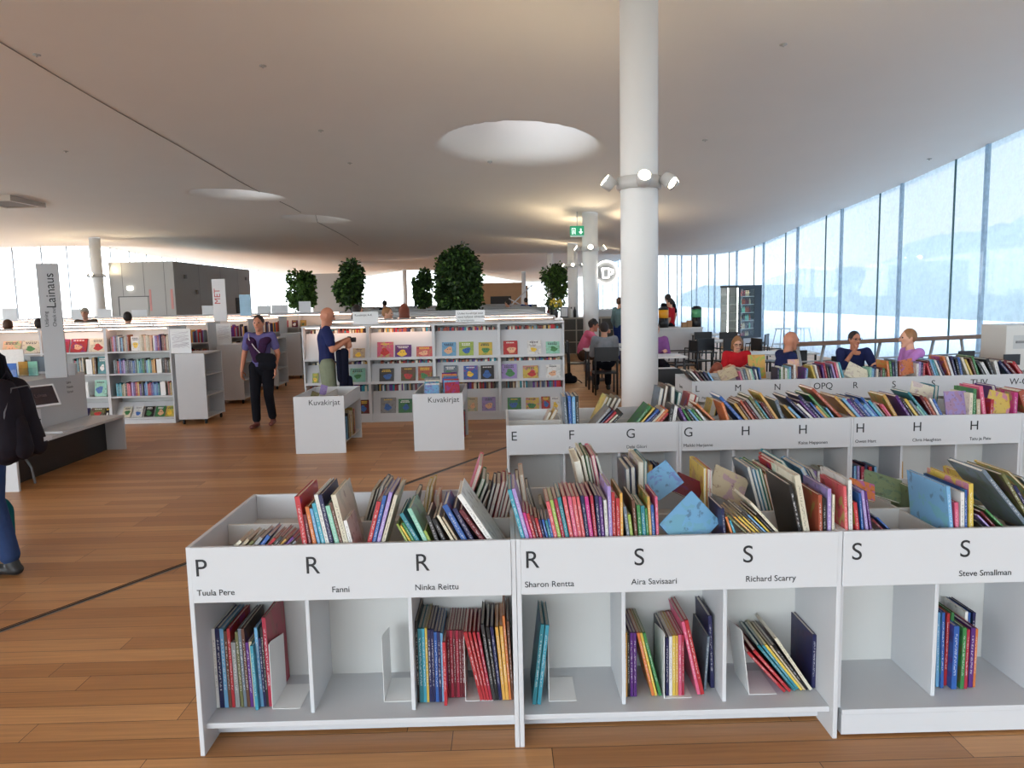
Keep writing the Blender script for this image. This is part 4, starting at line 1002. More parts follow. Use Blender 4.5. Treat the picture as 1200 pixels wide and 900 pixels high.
# two near bays of the left run, shelved book by book
def left_bay(x0, x1, label, top_display):
    t = thing('low_bookcase', label, 'bookcase', (x0, 11.0, 0), 0, 'near bays of the left bookcase run'); L = x1 - x0; b = 0.002
    box('side_panel', WHITE, 0, 0.02, 0, 0.6, 0, 1.40, t, b); box('side_panel', WHITE, L - 0.0205, L - 0.0005, 0, 0.6, 0, 1.40, t, b)
    box('top_board', WHITE, 0.0, L - 0.0005, -0.004, 0.6, 1.4005, 1.424, t, b)
    box('back_panel', WHITE2, 0.0205, L - 0.021, 0.31, 0.322, 0.09, 1.40, t)
    box('plinth', WHITE, 0.0205, L - 0.021, 0.01, 0.58, 0, 0.062, t)
    for z in (0.09, 0.41, 0.745, 1.07): box('shelf', WHITE, 0.0205, L - 0.021, 0.0, 0.3095, z - 0.022, z, t, b)
    MB().prism([(0.05, 0.0905), (0.06, 0.0905), (0.21, 0.30), (0.20, 0.30)], 0.0215, L - 0.022, 'x').build('display_panel', WHITE, t)
    if top_display: MB().prism([(0.05, 1.0705), (0.06, 1.0705), (0.18, 1.36), (0.17, 1.36)], 0.0215, L - 0.022, 'x').build('display_panel', WHITE, t)
    box('led_strip', LED, 0.05, L - 0.05, 0.012, 0.03, 1.388, 1.3995, t)
    return t
left_bay(-5.80, XLR, 'white low bookcase bay of spines beside the white end trolley', False)
left_bay(-6.74, -5.8005, 'white low bookcase bay with red face-out books behind the self-checkout sign', True)
G5 = 'books shelved in the left bookcase bays'
def shelf_run(where, s, z, hs, y=11.035, group=G5):
    """colour list between two columns: px0 px1 colours"""
    for part in s.split(';'):
        q = part.split(); a, b = float(q[0]), float(q[1]); cols = q[2:]
        xa, xb = at(a, 430, y).x, at(b, 430, y).x; w_ = (xb - xa) / len(cols)
        for k, c in enumerate(cols):
            h = hs * rs.uniform(0.84, 1.04); t = w_ * rs.uniform(0.86, 0.97)
            put_book(Vector((xa + w_ * (k + 0.5), y, z + 0.001)), Matrix.Identity(4), t, 0.15, h, c, where, xa + w_ * k, 'upright', name='shelved_book', cat='book', group=group, pages=False)
A1, A2, A3 = 'on the top shelf beside the white end trolley', 'on the second shelf beside the white end trolley', 'on the third shelf beside the white end trolley'
shelf_run(A1, '131.5 153 brown salmon lilac maroon slate white navy sky brown beige grey rust;166 180 cream beige peach cream beige peach;181.5 190 white lilac purple crimson purple;191.5 200.5 maroon brown rust maroon beige cream brown', 1.07, 0.235)
shelf_run(A2, '133 160 slate charcoal red blue purple lilac slate charcoal navy slate blue slate;160.5 182 mint turquoise teal green black sky mint teal ochre gold;190.5 200.5 black brown charcoal olive', 0.745, 0.21)
shelf_run(A3, '134 151 turquoise teal turquoise olive beige charcoal salmon pink;152 166 lilac purple red gold purple charcoal;167 185 blue sky red crimson purple blue sky blue teal;195 200 rust brown gold olive', 0.41, 0.20)
B2, B3 = 'on the second shelf beneath the red face-out books', 'on the third shelf beneath the red face-out books'
shelf_run(B2, '86 98 charcoal crimson slate teal black beige slate cream;108.8 112.6 ochre brown', 0.745, 0.235)
shelf_run(B3, '87 93.5 sky blue sky white', 0.41, 0.235)
G6 = 'face-out books on the left bookcase bays'
def disp_left(where, c, a, b, z, h, tilt, yl=0.03):
    display_book(where, c, a, b, liney(a, 11.0 + yl, z), z - 0.002, hpx=h, Y=11.0, tilt=tilt, group=G6, yl=yl)
for c, a, b in (('cream', 142.5, 152.5), ('white', 155, 166), ('black', 168.5, 179), ('green', 181, 192), ('yellow', 193.5, 203.5)): disp_left('on the sloping bottom shelf beside the white end trolley', c, a, b, 0.09, 13.5, 34)
for c, a, b in (('navy', 90, 103), ('olive', 105, 121), ('black', 122, 126.5)): disp_left('on the sloping bottom shelf beneath the red face-out books', c, a, b, 0.09, 13, 34)
for c, a, b in (('red', 82, 101), ('cream', 104, 123), ('crimson', 55, 80)): disp_left('on the sloping top shelf behind the self-checkout sign', c, a, b, 1.07, 16, 20)
disp_left(B2, 'teal', 114.5, 125.5, 0.745, 20, 8, 0.05)
disp_left(B3, 'mint', 111, 125, 0.41, 19, 10, 0.05)
disp_left(A1, 'white', 154, 164, 1.07, 17, 3, 0.03)
for px0, z in ((183.5, 0.745), (186, 0.41)):
    p = at(px0, 430, 11.03)
    t = thing('bookend', 'white steel bookend on the ' + ('second' if z > 0.7 else 'third') + ' shelf beside the white end trolley', 'bookend', (p.x, 11.03, z + 0.001), 0, 'white bookends on the left shelves')
    box('upright_plate', STEEL, 0, 0.075, 0.0, 0.012, 0, 0.2, t); box('foot_plate', STEEL, 0, 0.075, 0.0125, 0.14, 0, 0.002, t)
for px0, z in ((101, 0.745), (94.5, 0.41)):
    p = at(px0, 430, 11.03)
    t = thing('bookend', 'white steel bookend on the ' + ('second' if z > 0.7 else 'third') + ' shelf beneath the red face-out books', 'bookend', (p.x, 11.03, z + 0.001), 0, 'white bookends on the left shelves')
    box('upright_plate', STEEL, 0, 0.085, 0.0, 0.012, 0, 0.22, t); box('foot_plate', STEEL, 0, 0.085, 0.0125, 0.14, 0, 0.002, t)
# far-left run keeps face-out books on its top, spines below
for c, a, b in (('peach', 2, 23), ('cream', 25, 46)): disp_left('on the top shelf at the far left edge', c, a, b, 1.07, 15, 20, 0.05)
_bw = (-6.74 + 14.36) / 8
for kk in (5, 6, 7):
    for z in (0.41, 0.745): spines(STUFF, -14.36 + kk * _bw + 0.02, -14.36 + (kk + 1) * _bw - 0.03, 11.05, z + 0.001, 0.17, 0.24, rs)

# white end trolleys on castors
RUB = mat('caster_rubber', (0.02, 0.02, 0.02), 0.6)
CREAMW = mat('trolley_warm_white', (0.70, 0.68, 0.65), 0.45, vary=0.02)
def trolley(x0, x1, y0, y1, h, label, books):
    t = thing('book_trolley', label, 'trolley', (x0, y0, 0), 0, 'white end trolleys of the bookcase rows'); w_, d, b = x1 - x0, y1 - y0, 0.003
    box('front_panel', WHITE, 0, w_, 0, 0.018, 0.075, h, t, b); box('rear_panel', WHITE, 0, w_, d - 0.018, d, 0.075, h, t, b)
    box('side_panel', WHITE, 0, 0.018, 0.0185, d - 0.0185, 0.075, h - 0.001, t)
    box('top_board', WHITE, 0.0185, w_, 0.0185, d - 0.0185, h - 0.02, h - 0.001, t)
    for z in (0.085, 0.40, 0.70): box('shelf', WHITE, 0.0185, w_ - 0.002, 0.0185, d - 0.0185, z, z + 0.016, t)
    box('side_board', WHITE2, w_ * 0.45, w_ * 0.45 + 0.01, 0.0185, d - 0.0185, 0.102, 0.399, t)
    for sx in (0.05, w_ - 0.05):
        for sy in (0.05, d - 0.05):
            c = MB().tube([(sx - 0.012, sy, 0.03), (sx + 0.012, sy, 0.03)], 0.03, 14).build('caster', RUB, t)
            box('caster_fork', DARK, sx - 0.016, sx + 0.016, sy - 0.012, sy + 0.012, 0.045, 0.0745, c)
    return t
trolley(-4.73, -4.31, 10.82, 11.50, 1.03, 'white end trolley on castors, nearest one, by the left bookcase bays', 3)
trolley(-4.93, -4.50, 12.94, 13.62, 1.03, 'white end trolley on castors, second one, left of the walking woman', 3)
trolley(-5.0, -4.52, 15.0, 15.7, 1.03, 'white end trolley on castors, third one, right of the walking woman', 3)
trolley(-5.05, -4.6, 17.1, 17.8, 1.03, 'white end trolley on castors, farthest one, half hidden by the third', 3)
# framed notice sheets standing on the end trolleys
for (px0, px1, py0, py1, Y, lab) in ((200.5, 222.5, 385, 413, 10.95, 'white notice sheet with faint scribbles above the nearest end trolley'), (254.5, 270, 379, 405, 13.15, 'white notice sheet with pink writing above the second end trolley')):
    a, b = at(px0, py1, Y), at(px1, py0, Y)
    t = thing('notice_sheet', lab, 'notice', (a.x, Y, 1.031), 0, 'notice sheets on the end trolleys')
    w_, h_ = b.x - a.x, b.z - 1.031
    box('panel', mat('notice_paper', (0.76, 0.77, 0.78), 0.5, vary=0), 0, w_, 0, 0.012, 0, h_, t)
    mb = MB(); nr = random.Random(5); pts = []
    for k in range(7):
        z = h_ - 0.06 - k * (h_ - 0.12) / 7
        for q in range(9): pts.append((0.03 + (w_ - 0.06) * q / 8, -0.0015, z + nr.uniform(-0.018, 0.018)))
    mb.tube(pts, 0.0022, 4)
    mb.build('lettering', mat('faint_pen', (0.55, 0.50, 0.55), 0.6, vary=0), t)

# upright sign with red letters and a clear divider between the left rows
a, b = at(251, 378, 13.6), at(263, 327, 13.6)
t = thing('upright_sign', 'narrow upright white sign lettered MET in red among the left rows', 'sign', (a.x, 13.6, 1.423), 0)
box('sign_panel', mat('sign_panel_white', (0.74, 0.72, 0.72), 0.5, vary=0), 0, b.x - a.x, 0, 0.03, 0, b.z - 1.42, t)
text('MET', 0.15, t, (0.135, -0.002, b.z - 1.42 - 0.45), (PI / 2, -PI / 2, 0), mat('red_letter', (0.55, 0.08, 0.08), 0.5, vary=0))
def poster(px0, px1, py0, py1, Y, z0, label, m, nm='poster_stand'):
    a, b = at(px0, py1, Y), at(px1, py0, Y)
    t = thing(nm, label, 'sign', (a.x, Y, z0), 0)
    box('sheet', m, 0, b.x - a.x, 0, 0.01, 0, b.z - z0, t); box('foot', STEEL, 0.05, b.x - a.x - 0.05, 0.0105, 0.1, 0.0, 0.01, t)
poster(281, 293, 345, 360, 19.4 + 0.2, 1.423, 'pale blue poster standing on a row before the grey room', mat('poster_pale_blue', srgb(170, 205, 225), 0.5, vary=0.15, bscale=6))
for k, (px0, px1, py0, Y) in enumerate(((113, 128, 362, 21.7), (153, 170, 363, 21.7), (236, 248, 358, 23.9), (301, 316, 358, 23.9), (318, 336, 357, 23.9), (350, 363, 353, 23.9), (0, 16, 361, 19.5), (82, 99, 362, 19.5))):
    a, b = at(px0, 375, Y), at(px1, py0, Y)
    t = thing('sign_board', f"blank white sign board on top of the left rows, {ordinal(k + 1)} counted", 'sign', (a.x, Y + 0.1, 1.423), 0, 'sign boards on the left rows')
    box('board', mat('sign_white', (0.78, 0.79, 0.80), 0.5, vary=0), 0, b.x - a.x, 0, 0.01, 0, max(0.1, b.z - 1.423), t); box('foot', STEEL, 0.03, b.x - a.x - 0.03, 0.0105, 0.08, 0.0, 0.006, t)

# ---------------------------------------------------------------- self-checkout bench at the left
t = thing('self_checkout_desk', 'white self-checkout bench with black front and tall sign, left side', 'checkout desk', (-5.2, 7.0, 0)); b = 0.003
box('bench_top', WHITE, 0.0, 0.585, 0.0, 2.05, 0.39, 0.42, t, b)
box('end_panel', WHITE, 0.0, 0.585, 0.0, 0.03, 0.0, 0.3895, t, b); box('end_panel', WHITE, 0.0, 0.585, 2.02, 2.05, 0.0, 0.3895, t, b)
box('front_panel', BLACK, 0.34, 0.36, 0.0305, 2.0195, 0.0, 0.3895, t)
bb = box('backboard', WHITE, 0.12, 0.15, 0.45, 2.05, 0.4205, 0.955, t, b)
box('rear_counter', WHITE, -0.38, 0.1195, 0.3, 2.05, 0.92, 0.955, t, b); box('counter_body', WHITE, -0.36, -0.005, 0.32, 2.03, 0.0, 0.9195, t)
for k, s in enumerate(('Laina', 'Palauta', 'Varaus')): text(s, 0.045, bb, (0.1505, 1.66, 0.85 - k * 0.055), (PI / 2, 0, PI / 2), GREYINK)
sx = at(66.5, 380, 8.3).x + 5.2
sg = MB().box(-0.105, 0.105, -0.02, 0.02, 0.9555, 2.205).build('sign_pillar', mat('sign_grey', (0.42, 0.43, 0.45), 0.5, vary=0.01), t, 0.002, (sx - 0.06, 1.32, 0), (0, 0, 0.35))
text('Lainaus', 0.13, sg, (0.055, -0.0215, 1.72), (PI / 2, -PI / 2, 0), INK)
text('Utlåning', 0.05, sg, (-0.03, -0.0215, 1.52), (PI / 2, -PI / 2, 0), INK); text('Check out', 0.05, sg, (0.045, -0.0215, 1.52), (PI / 2, -PI / 2, 0), INK)
# touch screen terminal fixed on the backboard
tt = thing('checkout_terminal', 'white touch-screen terminal with dark display on the self-checkout bench', 'terminal', (-4.965, 7.93, 0.80))
SCR = mat('screen_dark_plum', (0.030, 0.020, 0.030), 0.15, vary=0.2)
hd = MB().box(-0.17, 0.17, -0.012, 0.012, -0.125, 0.125).build('screen_housing', mat('terminal_white', (0.78, 0.78, 0.80), 0.35, vary=0), tt, 0.006, (0.06, 0, 0), (-0.5, 0, 1.05))
MB().box(-0.148, 0.148, -0.0142, -0.0124, -0.104, 0.104).build('screen', SCR, hd)
text('Lainaa', 0.05, hd, (-0.07, -0.0146, -0.015), m=mat('screen_dim_text', (0.10, 0.06, 0.07), 0.4, vary=0))
MB().tube([(-0.062, 0, -0.05), (0.03, 0, -0.03)], 0.025, 10).build('mount_arm', LAMPBODY, tt)
box('printer_box', mat('terminal_white', (0.78, 0.78, 0.80)), -0.046, 0.06, -0.14, -0.02, -0.3785, -0.13, tt, 0.004)
box('card_slot', BLACK, 0.0605, 0.064, -0.12, -0.04, -0.25, -0.235, tt)
tt = thing('card_reader', 'small black card reader on the backboard right of the touch screen', 'card reader', (-5.049, 8.32, 0.83))
box('reader_body', BLACK, 0.0, 0.02, -0.05, 0.05, -0.03, 0.03, tt, 0.004); box('reader_slot', GREYINK, 0.0202, 0.021, -0.035, 0.035, -0.004, 0.004, tt)
tt = thing('scanner_pad', 'flat white scanning pad lying on the self-checkout bench', 'scanner pad', (-4.76, 8.0, 0.4205))
box('pad_base', WHITE, -0.13, 0.13, -0.2, 0.2, 0, 0.012, tt, 0.003); box('pad_surface', mat('pad_grey', (0.58, 0.59, 0.60), 0.4), -0.11, 0.11, -0.18, 0.18, 0.0122, 0.015, tt)
# leaflets and boxes on the counter behind the backboard
CLEAR = clear_glass('clear_acrylic', (0.92, 0.95, 0.97), 1.4)
def leaflet_holder(px, py, Y, label, cols, w_=0.20, h_=0.16):
    p = at(px, py, Y); t = thing('leaflet_holder', label, 'leaflet holder', (p.x, Y, 0.956), 0.2, 'clear leaflet holders on the checkout counter')
    box('holder_front', CLEAR, -w_ / 2, w_ / 2, -0.03, -0.027, 0, h_ * 0.6, t); box('holder_back', CLEAR, -w_ / 2, w_ / 2, 0.05, 0.053, 0, h_, t); box('holder_base', CLEAR, -w_ / 2, w_ / 2, -0.0268, 0.0498, 0, 0.003, t)
    n = len(cols)
    for k, c in enumerate(cols):
        o = MB().box(-w_ / 2 + w_ * k / n + 0.004, -w_ / 2 + w_ * (k + 1) / n - 0.004, -0.01, 0.006, 0, h_ * 1.02).build('leaflet', mat('leaflet_' + c, srgb(*PAL[c]), 0.5, vary=0.35, bscale=18), None, 0, (p.x, Y, 0.96), (0.0, 0, 0.2))
        tag(o, f"{CNAME.get(c, c)} leaflet in the {label.replace('clear acrylic ', '')}"[:110], 'leaflet', 'leaflets in the clear holders')
leaflet_holder(8, 430, 8.35, 'clear acrylic leaflet holder at the left picture edge', ['pink', 'blue'])
leaflet_holder(33, 430, 8.6, 'clear acrylic leaflet holder left of the sign pillar', ['ochre', 'mint'])
for (px, Y, hh, w_, c, lab) in ((14, 8.75, 0.30, 0.26, 'white', 'tall pale leaflet stand on the checkout counter at the left edge'), (50, 8.95, 0.2, 0.26, 'slate', 'grey-blue tray of papers on the checkout counter beside the sign pillar')):
    p = at(px, 425, Y); t = thing('paper_stand', lab, 'paper stand', (p.x, Y, 0.956), 0.15)
    box('back_sheet', mat('stand_' + c, srgb(*PAL[c]), 0.5, vary=0.1), -w_ / 2, w_ / 2, 0, 0.01, 0, hh, t); box('tray', WHITE, -w_ / 2, w_ / 2, -0.06, -0.001, 0, 0.02, t)
p = at(70, 440, 8.55); t = thing('paper_box', 'open white cardboard box on the checkout counter beside the sign pillar', 'box', (p.x + 0.05, 8.62, 0.956), 0.3)
for nme, q in (('front_side', (-0.09, 0.09, -0.06, -0.055)), ('rear_side', (-0.09, 0.09, 0.055, 0.06)), ('end_side', (-0.09, -0.085, -0.0548, 0.0548)), ('end_side', (0.085, 0.09, -0.0548, 0.0548))): box(nme, WHITE, *q, 0, 0.13, t)
# ---------------------------------------------------------------- people
SKIN = mat('skin_light', srgb(214, 160, 132), 0.55, vary=0.06, bscale=30)
SKIN2 = mat('skin_tanned', srgb(190, 126, 98), 0.55, vary=0.06, bscale=30)
EYEM = mat('eye_dark', (0.02, 0.015, 0.015), 0.2, vary=0); LIPM = mat('lips', srgb(170, 95, 90), 0.5, vary=0)
def cloth(n, c): return mat('cloth_' + n, srgb(*c), 0.9, vary=0.16, bscale=14, bump=0.3, spec=0.12)
def hairm(n, c): return mat('hair_' + n, srgb(*c), 0.6, vary=0.3, bscale=60)
def caps(mb, p0, p1, r0, r1, flat=1.0, front=None, n=14):
    """round-ended tapering limb; flat squeezes it along the direction 'front'"""
    p0, p1 = Vector(p0), Vector(p1); ax = (p1 - p0); L = ax.length
    ax = ax.normalized() if L > 1e-6 else Vector((0, 0, 1))
    fr = Vector(front) if front is not None else ax.orthogonal()
    fr = (fr - ax * fr.dot(ax)); fr = fr.normalized() if fr.length > 1e-5 else ax.orthogonal().normalized()
    sd = ax.cross(fr); vs = []; rows = []
    for a in (-80, -45, -15): rows.append((p0 + ax * (r0 * math.sin(math.radians(a))), r0 * math.cos(math.radians(a))))
    rows.append((p0, r0)); rows.append((p1, r1))
    for a in (15, 45, 80): rows.append((p1 + ax * (r1 * math.sin(math.radians(a))), r1 * math.cos(math.radians(a))))
    for c, r in rows:
        for k in range(n):
            a = 2 * PI * k / n; vs.append(c + fr * (r * flat * math.cos(a)) + sd * (r * math.sin(a)))
    fs = [list(range(n))[::-1], list(range(len(vs) - n, len(vs)))]
    for i in range(len(rows) - 1):
        for k in range(n):
            a, b = i * n + k, i * n + (k + 1) % n; fs.append((a, b, b + n, a + n))
    mb.add(vs, fs, 0, True)
def fuse(mb, name, m, parent, vox, it=4):
    """one continuous skin over all the limbs"""
    o = bpy.data.objects.new(name, mb.mesh(name, m)); COL.objects.link(o)
    rm = o.modifiers.new('r', 'REMESH'); rm.mode = 'VOXEL'; rm.voxel_size = vox; rm.use_smooth_shade = True
    sm = o.modifiers.new('s', 'SMOOTH'); sm.factor = 0.5; sm.iterations = it
    dg = bpy.context.evaluated_depsgraph_get(); dg.update()
    me = bpy.data.meshes.new_from_object(o.evaluated_get(dg)); o.modifiers.clear(); o.data = me
    me.materials.clear(); me.materials.append(m); me.polygons.foreach_set('use_smooth', [True] * len(me.polygons))
    o.parent = parent
    return o
V = Vector
def joints(pose, k):
    J = dict(pel=(0, 0, .94), lum=(0, 0, 1.08), che=(0, 0, 1.27), nek=(0, 0, 1.44), hed=(0, .03, 1.575),
             shL=(-.175, 0, 1.39), shR=(.175, 0, 1.39), elL=(-.225, -.03, 1.11), elR=(.225, -.03, 1.11), wrL=(-.23, .06, .87), wrR=(.23, .06, .87), hdL=(0, .1, -1), hdR=(0, .1, -1),
             hiL=(-.09, 0, .92), hiR=(.09, 0, .92), knL=(-.095, .02, .50), knR=(.095, .02, .50), anL=(-.095, -.03, .085), anR=(.095, -.03, .085), toL=(-.11, .14, .03), toR=(.11, .14, .03))
    if pose.get('sit'):
        J.update(pel=(0, 0, .585), lum=(0, .0, .68), che=(0, .03, .86), nek=(0, .06, 1.02), hed=(0, .10, 1.15), shL=(-.175, .04, .97), shR=(.175, .04, .97), elL=(-.22, .08, .70), elR=(.22, .08, .70),
                 wrL=(-.14, .28, .80), wrR=(.14, .28, .80), hdL=(.3, 1, 0), hdR=(-.3, 1, 0), hiL=(-.09, .02, .56), hiR=(.09, .02, .56), knL=(-.11, .44, .53), knR=(.11, .44, .53),
                 anL=(-.11, .40, .085), anR=(.11, .40, .085), toL=(-.12, .57, .03), toR=(.12, .57, .03))
    J.update(pose.get('j', {}))
    return {a: (V(b) * k if not a.startswith('hd') else V(b)) for a, b in J.items()}
def hand(mb, wr, d, pn, k, curl, sgn):
    """palm, four fingers of different lengths bent at the knuckles, thumb from the side of the palm"""
    d = V(d).normalized(); pn = (V(pn) - d * V(pn).dot(d)).normalized(); sd = d.cross(pn) * sgn
    caps(mb, wr, wr + d * .075 * k, .026 * k, .036 * k, .5, pn, 10)
    for i, (o, L) in enumerate(((-.028, .066), (-.010, .078), (.010, .074), (.028, .058))):
        b = wr + d * .085 * k + sd * o * k
        m_ = b + (d * math.cos(curl * .5) + pn * math.sin(curl * .5)) * L * .55 * k
        e = m_ + (d * math.cos(curl * 1.5) + pn * math.sin(curl * 1.5)) * L * .5 * k
        caps(mb, b, m_, .0098 * k, .009 * k, n=8); caps(mb, m_, e, .009 * k, .0075 * k, n=8)
    b = wr + d * .025 * k - sd * .028 * k; m_ = b + (d * .6 - sd * .7 + pn * .25).normalized() * .045 * k
    caps(mb, b, m_, .013 * k, .0105 * k, n=8); caps(mb, m_, m_ + (d * .9 - sd * .1 + pn * .3).normalized() * .035 * k, .0105 * k, .009 * k, n=8)
def person(label, x, y, head_deg, h=1.70, pose=None, skin=SKIN, shirt=None, trousers=None, hair=None, shoes=None, sleeve=.62, leg=1.0, hairstyle='short', vox=.011, z0=0.0, turn=0.0, nod=0.0, glasses=False, low=False):
    """heading: degrees the person faces, counter-clockwise from the viewing direction (+y)"""
    pose = pose or {}; k = h / 1.70; J = joints(pose, k)
    t = thing('person', label, 'person', (x, y, z0), math.radians(head_deg))
    Fd = V((0, 1, 0)); mb = MB()
    # torso
    caps(mb, J['pel'], J['lum'], .125 * k, .115 * k, .74, Fd); caps(mb, J['lum'], J['che'], .118 * k, .14 * k, .72, Fd)
    caps(mb, J['che'], J['nek'] - V((0, 0, .06 * k)), .142 * k, .075 * k, .68, Fd)
    for s in 'LR':
        caps(mb, J['che'] + (J['sh' + s] - J['che']) * .3 + V((0, 0, .03 * k)), J['sh' + s], .075 * k, .058 * k)
        caps(mb, J['sh' + s], J['el' + s], .052 * k, .040 * k); caps(mb, J['el' + s], J['wr' + s], .041 * k, .026 * k)
        caps(mb, J['hi' + s], J['kn' + s], .085 * k, .056 * k); caps(mb, J['kn' + s], J['an' + s], .056 * k, .036 * k)
        caps(mb, J['an' + s] - V((0, .02 * k, .04 * k)), J['to' + s], .036 * k, .03 * k, .8, (0, 0, 1))
        sg = 1 if s == 'R' else -1
        hand(mb, J['wr' + s], J['hd' + s], pose.get('pn' + s, (-sg, .25, 0) if not pose.get('sit') else (0, 0, -1)), k, pose.get('curl', .55), sg if not pose.get('sit') else -sg)
    # head
    hc = J['hed']; Rh = Matrix.Rotation(math.radians(turn), 3, 'Z') @ Matrix.Rotation(-math.radians(nod), 3, 'X')
    hp = lambda a, b, c: hc + Rh @ (V((a, b, c)) * k)
    caps(mb, J['nek'] - V((0, 0, .05 * k)), hp(0, -.015, -.05), .056 * k, .052 * k)
    hm = MB(); hm.ball((0, 0, 0), (.074 * k, .094 * k, .108 * k), 18); mb.add([hc + Rh @ V(v) + V((0, 0, .012 * k)) for v in hm.v], hm.f, 0, True)
    caps(mb, hp(0, .02, -.045), hp(0, .058, -.092), .058 * k, .03 * k)
    caps(mb, hp(0, .088, .012), hp(0, .106, -.022), .009 * k, .0145 * k, n=8)
    for s in (-1, 1):
        caps(mb, hp(s * .076, -.008, -.022), hp(s * .080, -.014, .018), .010 * k, .013 * k, .6, (1, 0, 0), 8)
        caps(mb, hp(s * .034, .078, .035), hp(s * .014, .088, .034), .010 * k, .010 * k, n=8)
    body = fuse(mb, 'body', skin, t, vox)
    for s in (-1, 1):
        e = MB(); c = hp(s * .032, .0865, .016); e.ball((0, 0, 0), .0105 * k, 8); MB().add([c + V(v) for v in e.v], e.f, 0, True).build('eye', EYEM, t)
    m_ = MB(); caps(m_, hp(-.020, .083, -.058), hp(.020, .083, -.058), .006 * k, .006 * k, n=8); m_.build('mouth', LIPM, t)
    if glasses:
        g = MB()
        for s in (-1, 1):
            pts = [hp(s * .033 + .024 * math.cos(a), .099, .015 + .019 * math.sin(a)) for a in [i * PI / 6 for i in range(13)]]
            g.tube(pts, .0028 * k, 6); g.tube([hp(s * .056, .097, .02), hp(s * .078, .02, .022)], .0028 * k, 6)
        g.build('glasses', BLACK, t)
    # clothes
    if shirt:
        mb = MB(); g = .016 * k
        caps(mb, J['pel'] + V((0, 0, -.01 * k)), J['lum'], .130 * k + g, .120 * k + g, .76, Fd); caps(mb, J['lum'], J['che'], .122 * k + g, .143 * k + g, .74, Fd)
        caps(mb, J['che'], J['nek'] - V((0, 0, .075 * k)), .145 * k + g, .075 * k + g, .70, Fd)
        for s in 'LR':
            caps(mb, J['che'] + (J['sh' + s] - J['che']) * .3 + V((0, 0, .03 * k)), J['sh' + s], .074 * k + g, .050 * k + g)
            if sleeve <= 1: caps(mb, J['sh' + s], J['sh' + s].lerp(J['el' + s], sleeve),         .050 * k + g, .047 * k + g)
            else:
                caps(mb, J['sh' + s], J['el' + s], .056 * k + g, .046 * k + g); caps(mb, J['el' + s], J['el' + s].lerp(J['wr' + s], sleeve - 1), .046 * k + g, .032 * k + g)
        fuse(mb, 'shirt', shirt, t, vox)
    if trousers:
        mb = MB(); g = .012 * k
        caps(mb, J['pel'] - V((0, 0, .03 * k)), J['pel'] + V((0, 0, .04 * k)), .132 * k + g, .125 * k + g, .78, Fd)
        for s in 'LR':
            if leg >= 1:
                caps(mb, J['hi' + s], J['kn' + s], .092 * k + g, .062 * k + g); caps(mb, J['kn' + s], J['kn' + s].lerp(J['an' + s], .88), .062 * k + g, .050 * k + g)
            else: caps(mb, J['hi' + s], J['hi' + s].lerp(J['kn' + s], leg + .15), .094 * k + g, .078 * k + g)
        fuse(mb, 'trousers', trousers, t, vox)
    if shoes:
        for s in 'LR':
            mb = MB(); caps(mb, J['an' + s] - V((0, .025 * k, .045 * k)), J['to' + s] + V((0, .02, .012 * k)), .043 * k, .037 * k, .85, (0, 0, 1)); caps(mb, J['an' + s] - V((0, .01 * k, .03 * k)), J['an' + s] + V((0, 0, .005 * k)), .043 * k, .042 * k)
            fuse(mb, 'shoe', shoes, t, max(vox, .009), 2)
    if hair:
        mb = MB(); hb = MB(); hb.ball((0, 0, 0), (.083 * k, .098 * k, .105 * k), 16)
        mb.add([hp(0, 0, 0) + Rh @ (V(v) + V((0, -.018 * k, .032 * k))) for v in hb.v], hb.f, 0, True)
        if hairstyle in ('long', 'bob'):
            L_ = .30 if hairstyle == 'long' else .15
            caps(mb, hp(0, -.05, .02), hp(0, -.075, -L_ * .7), .088 * k, .07 * k, .62, Fd)
            for s in (-1, 1): caps(mb, hp(s * .072, -.02, .03), hp(s * .078, -.03, -L_ * .6), .028 * k, .024 * k)
        if hairstyle == 'tied': caps(mb, hp(0, -.10, .03), hp(0, -.125, .0), .035 * k, .03 * k)
        if hairstyle == 'curly':
            rr = random.Random(4)
            for _ in range(34):
                u = V((rr.gauss(0, 1), rr.gauss(-.4, .8), abs(rr.gauss(.5, .7)))).normalized(); c = hp(u.x * .075, u.y * .09 - .015, u.z * .105 + .02); caps(mb, c, c + V((0, 0, .005)), .022 * k, .02 * k, n=8)
        if hairstyle == 'cap': caps(mb, hp(0, .07, .06), hp(0, .13, .05), .06 * k, .05 * k, .2, (0, 0, 1))
        fuse(mb, 'hair' if hairstyle != 'cap' else 'cap', hair, t, vox * .9, 2)
    return t, J, hp
NAVY = cloth('navy', (38, 44, 84)); JEANS = cloth('jeans_blue', (48, 66, 105)); BLK = cloth('black', (24, 24, 30)); VIOL = cloth('violet_blue', (98, 92, 142)); PLUM = cloth('plum', (60, 36, 66))
KHAKI = cloth('khaki_green', (128, 134, 112)); PINK = cloth('pink', (226, 110, 140)); BRN = cloth('brown', (82, 62, 52)); GRY = cloth('grey', (140, 142, 146)); RED = cloth('red', (190, 36, 44)); LPINK = cloth('light_pink', (225, 190, 195)); LILA = cloth('lilac', (190, 130, 200)); PURP = cloth('purple', (140, 88, 150)); TEAL = cloth('grey_teal', (105, 130, 135)); WHT = cloth('white', (215, 215, 215)); BLU = cloth('blue', (40, 60, 120)); CHK = cloth('checked_brown', (92, 78, 66)); BACKP = mat('backpack_nylon', (0.012, 0.009, 0.014), 0.75, vary=0.3, bscale=10, bump=0.4, spec=0.15)
H_DK = hairm('dark', (38, 28, 24)); H_BR = hairm('brown', (88, 58, 40)); H_RED = hairm('auburn', (130, 62, 40)); H_GR = hairm('grey', (150, 146, 140)); H_BL = hairm('light_brown', (150, 105, 66)); CAPM = cloth('cap_beige', (190, 185, 170))
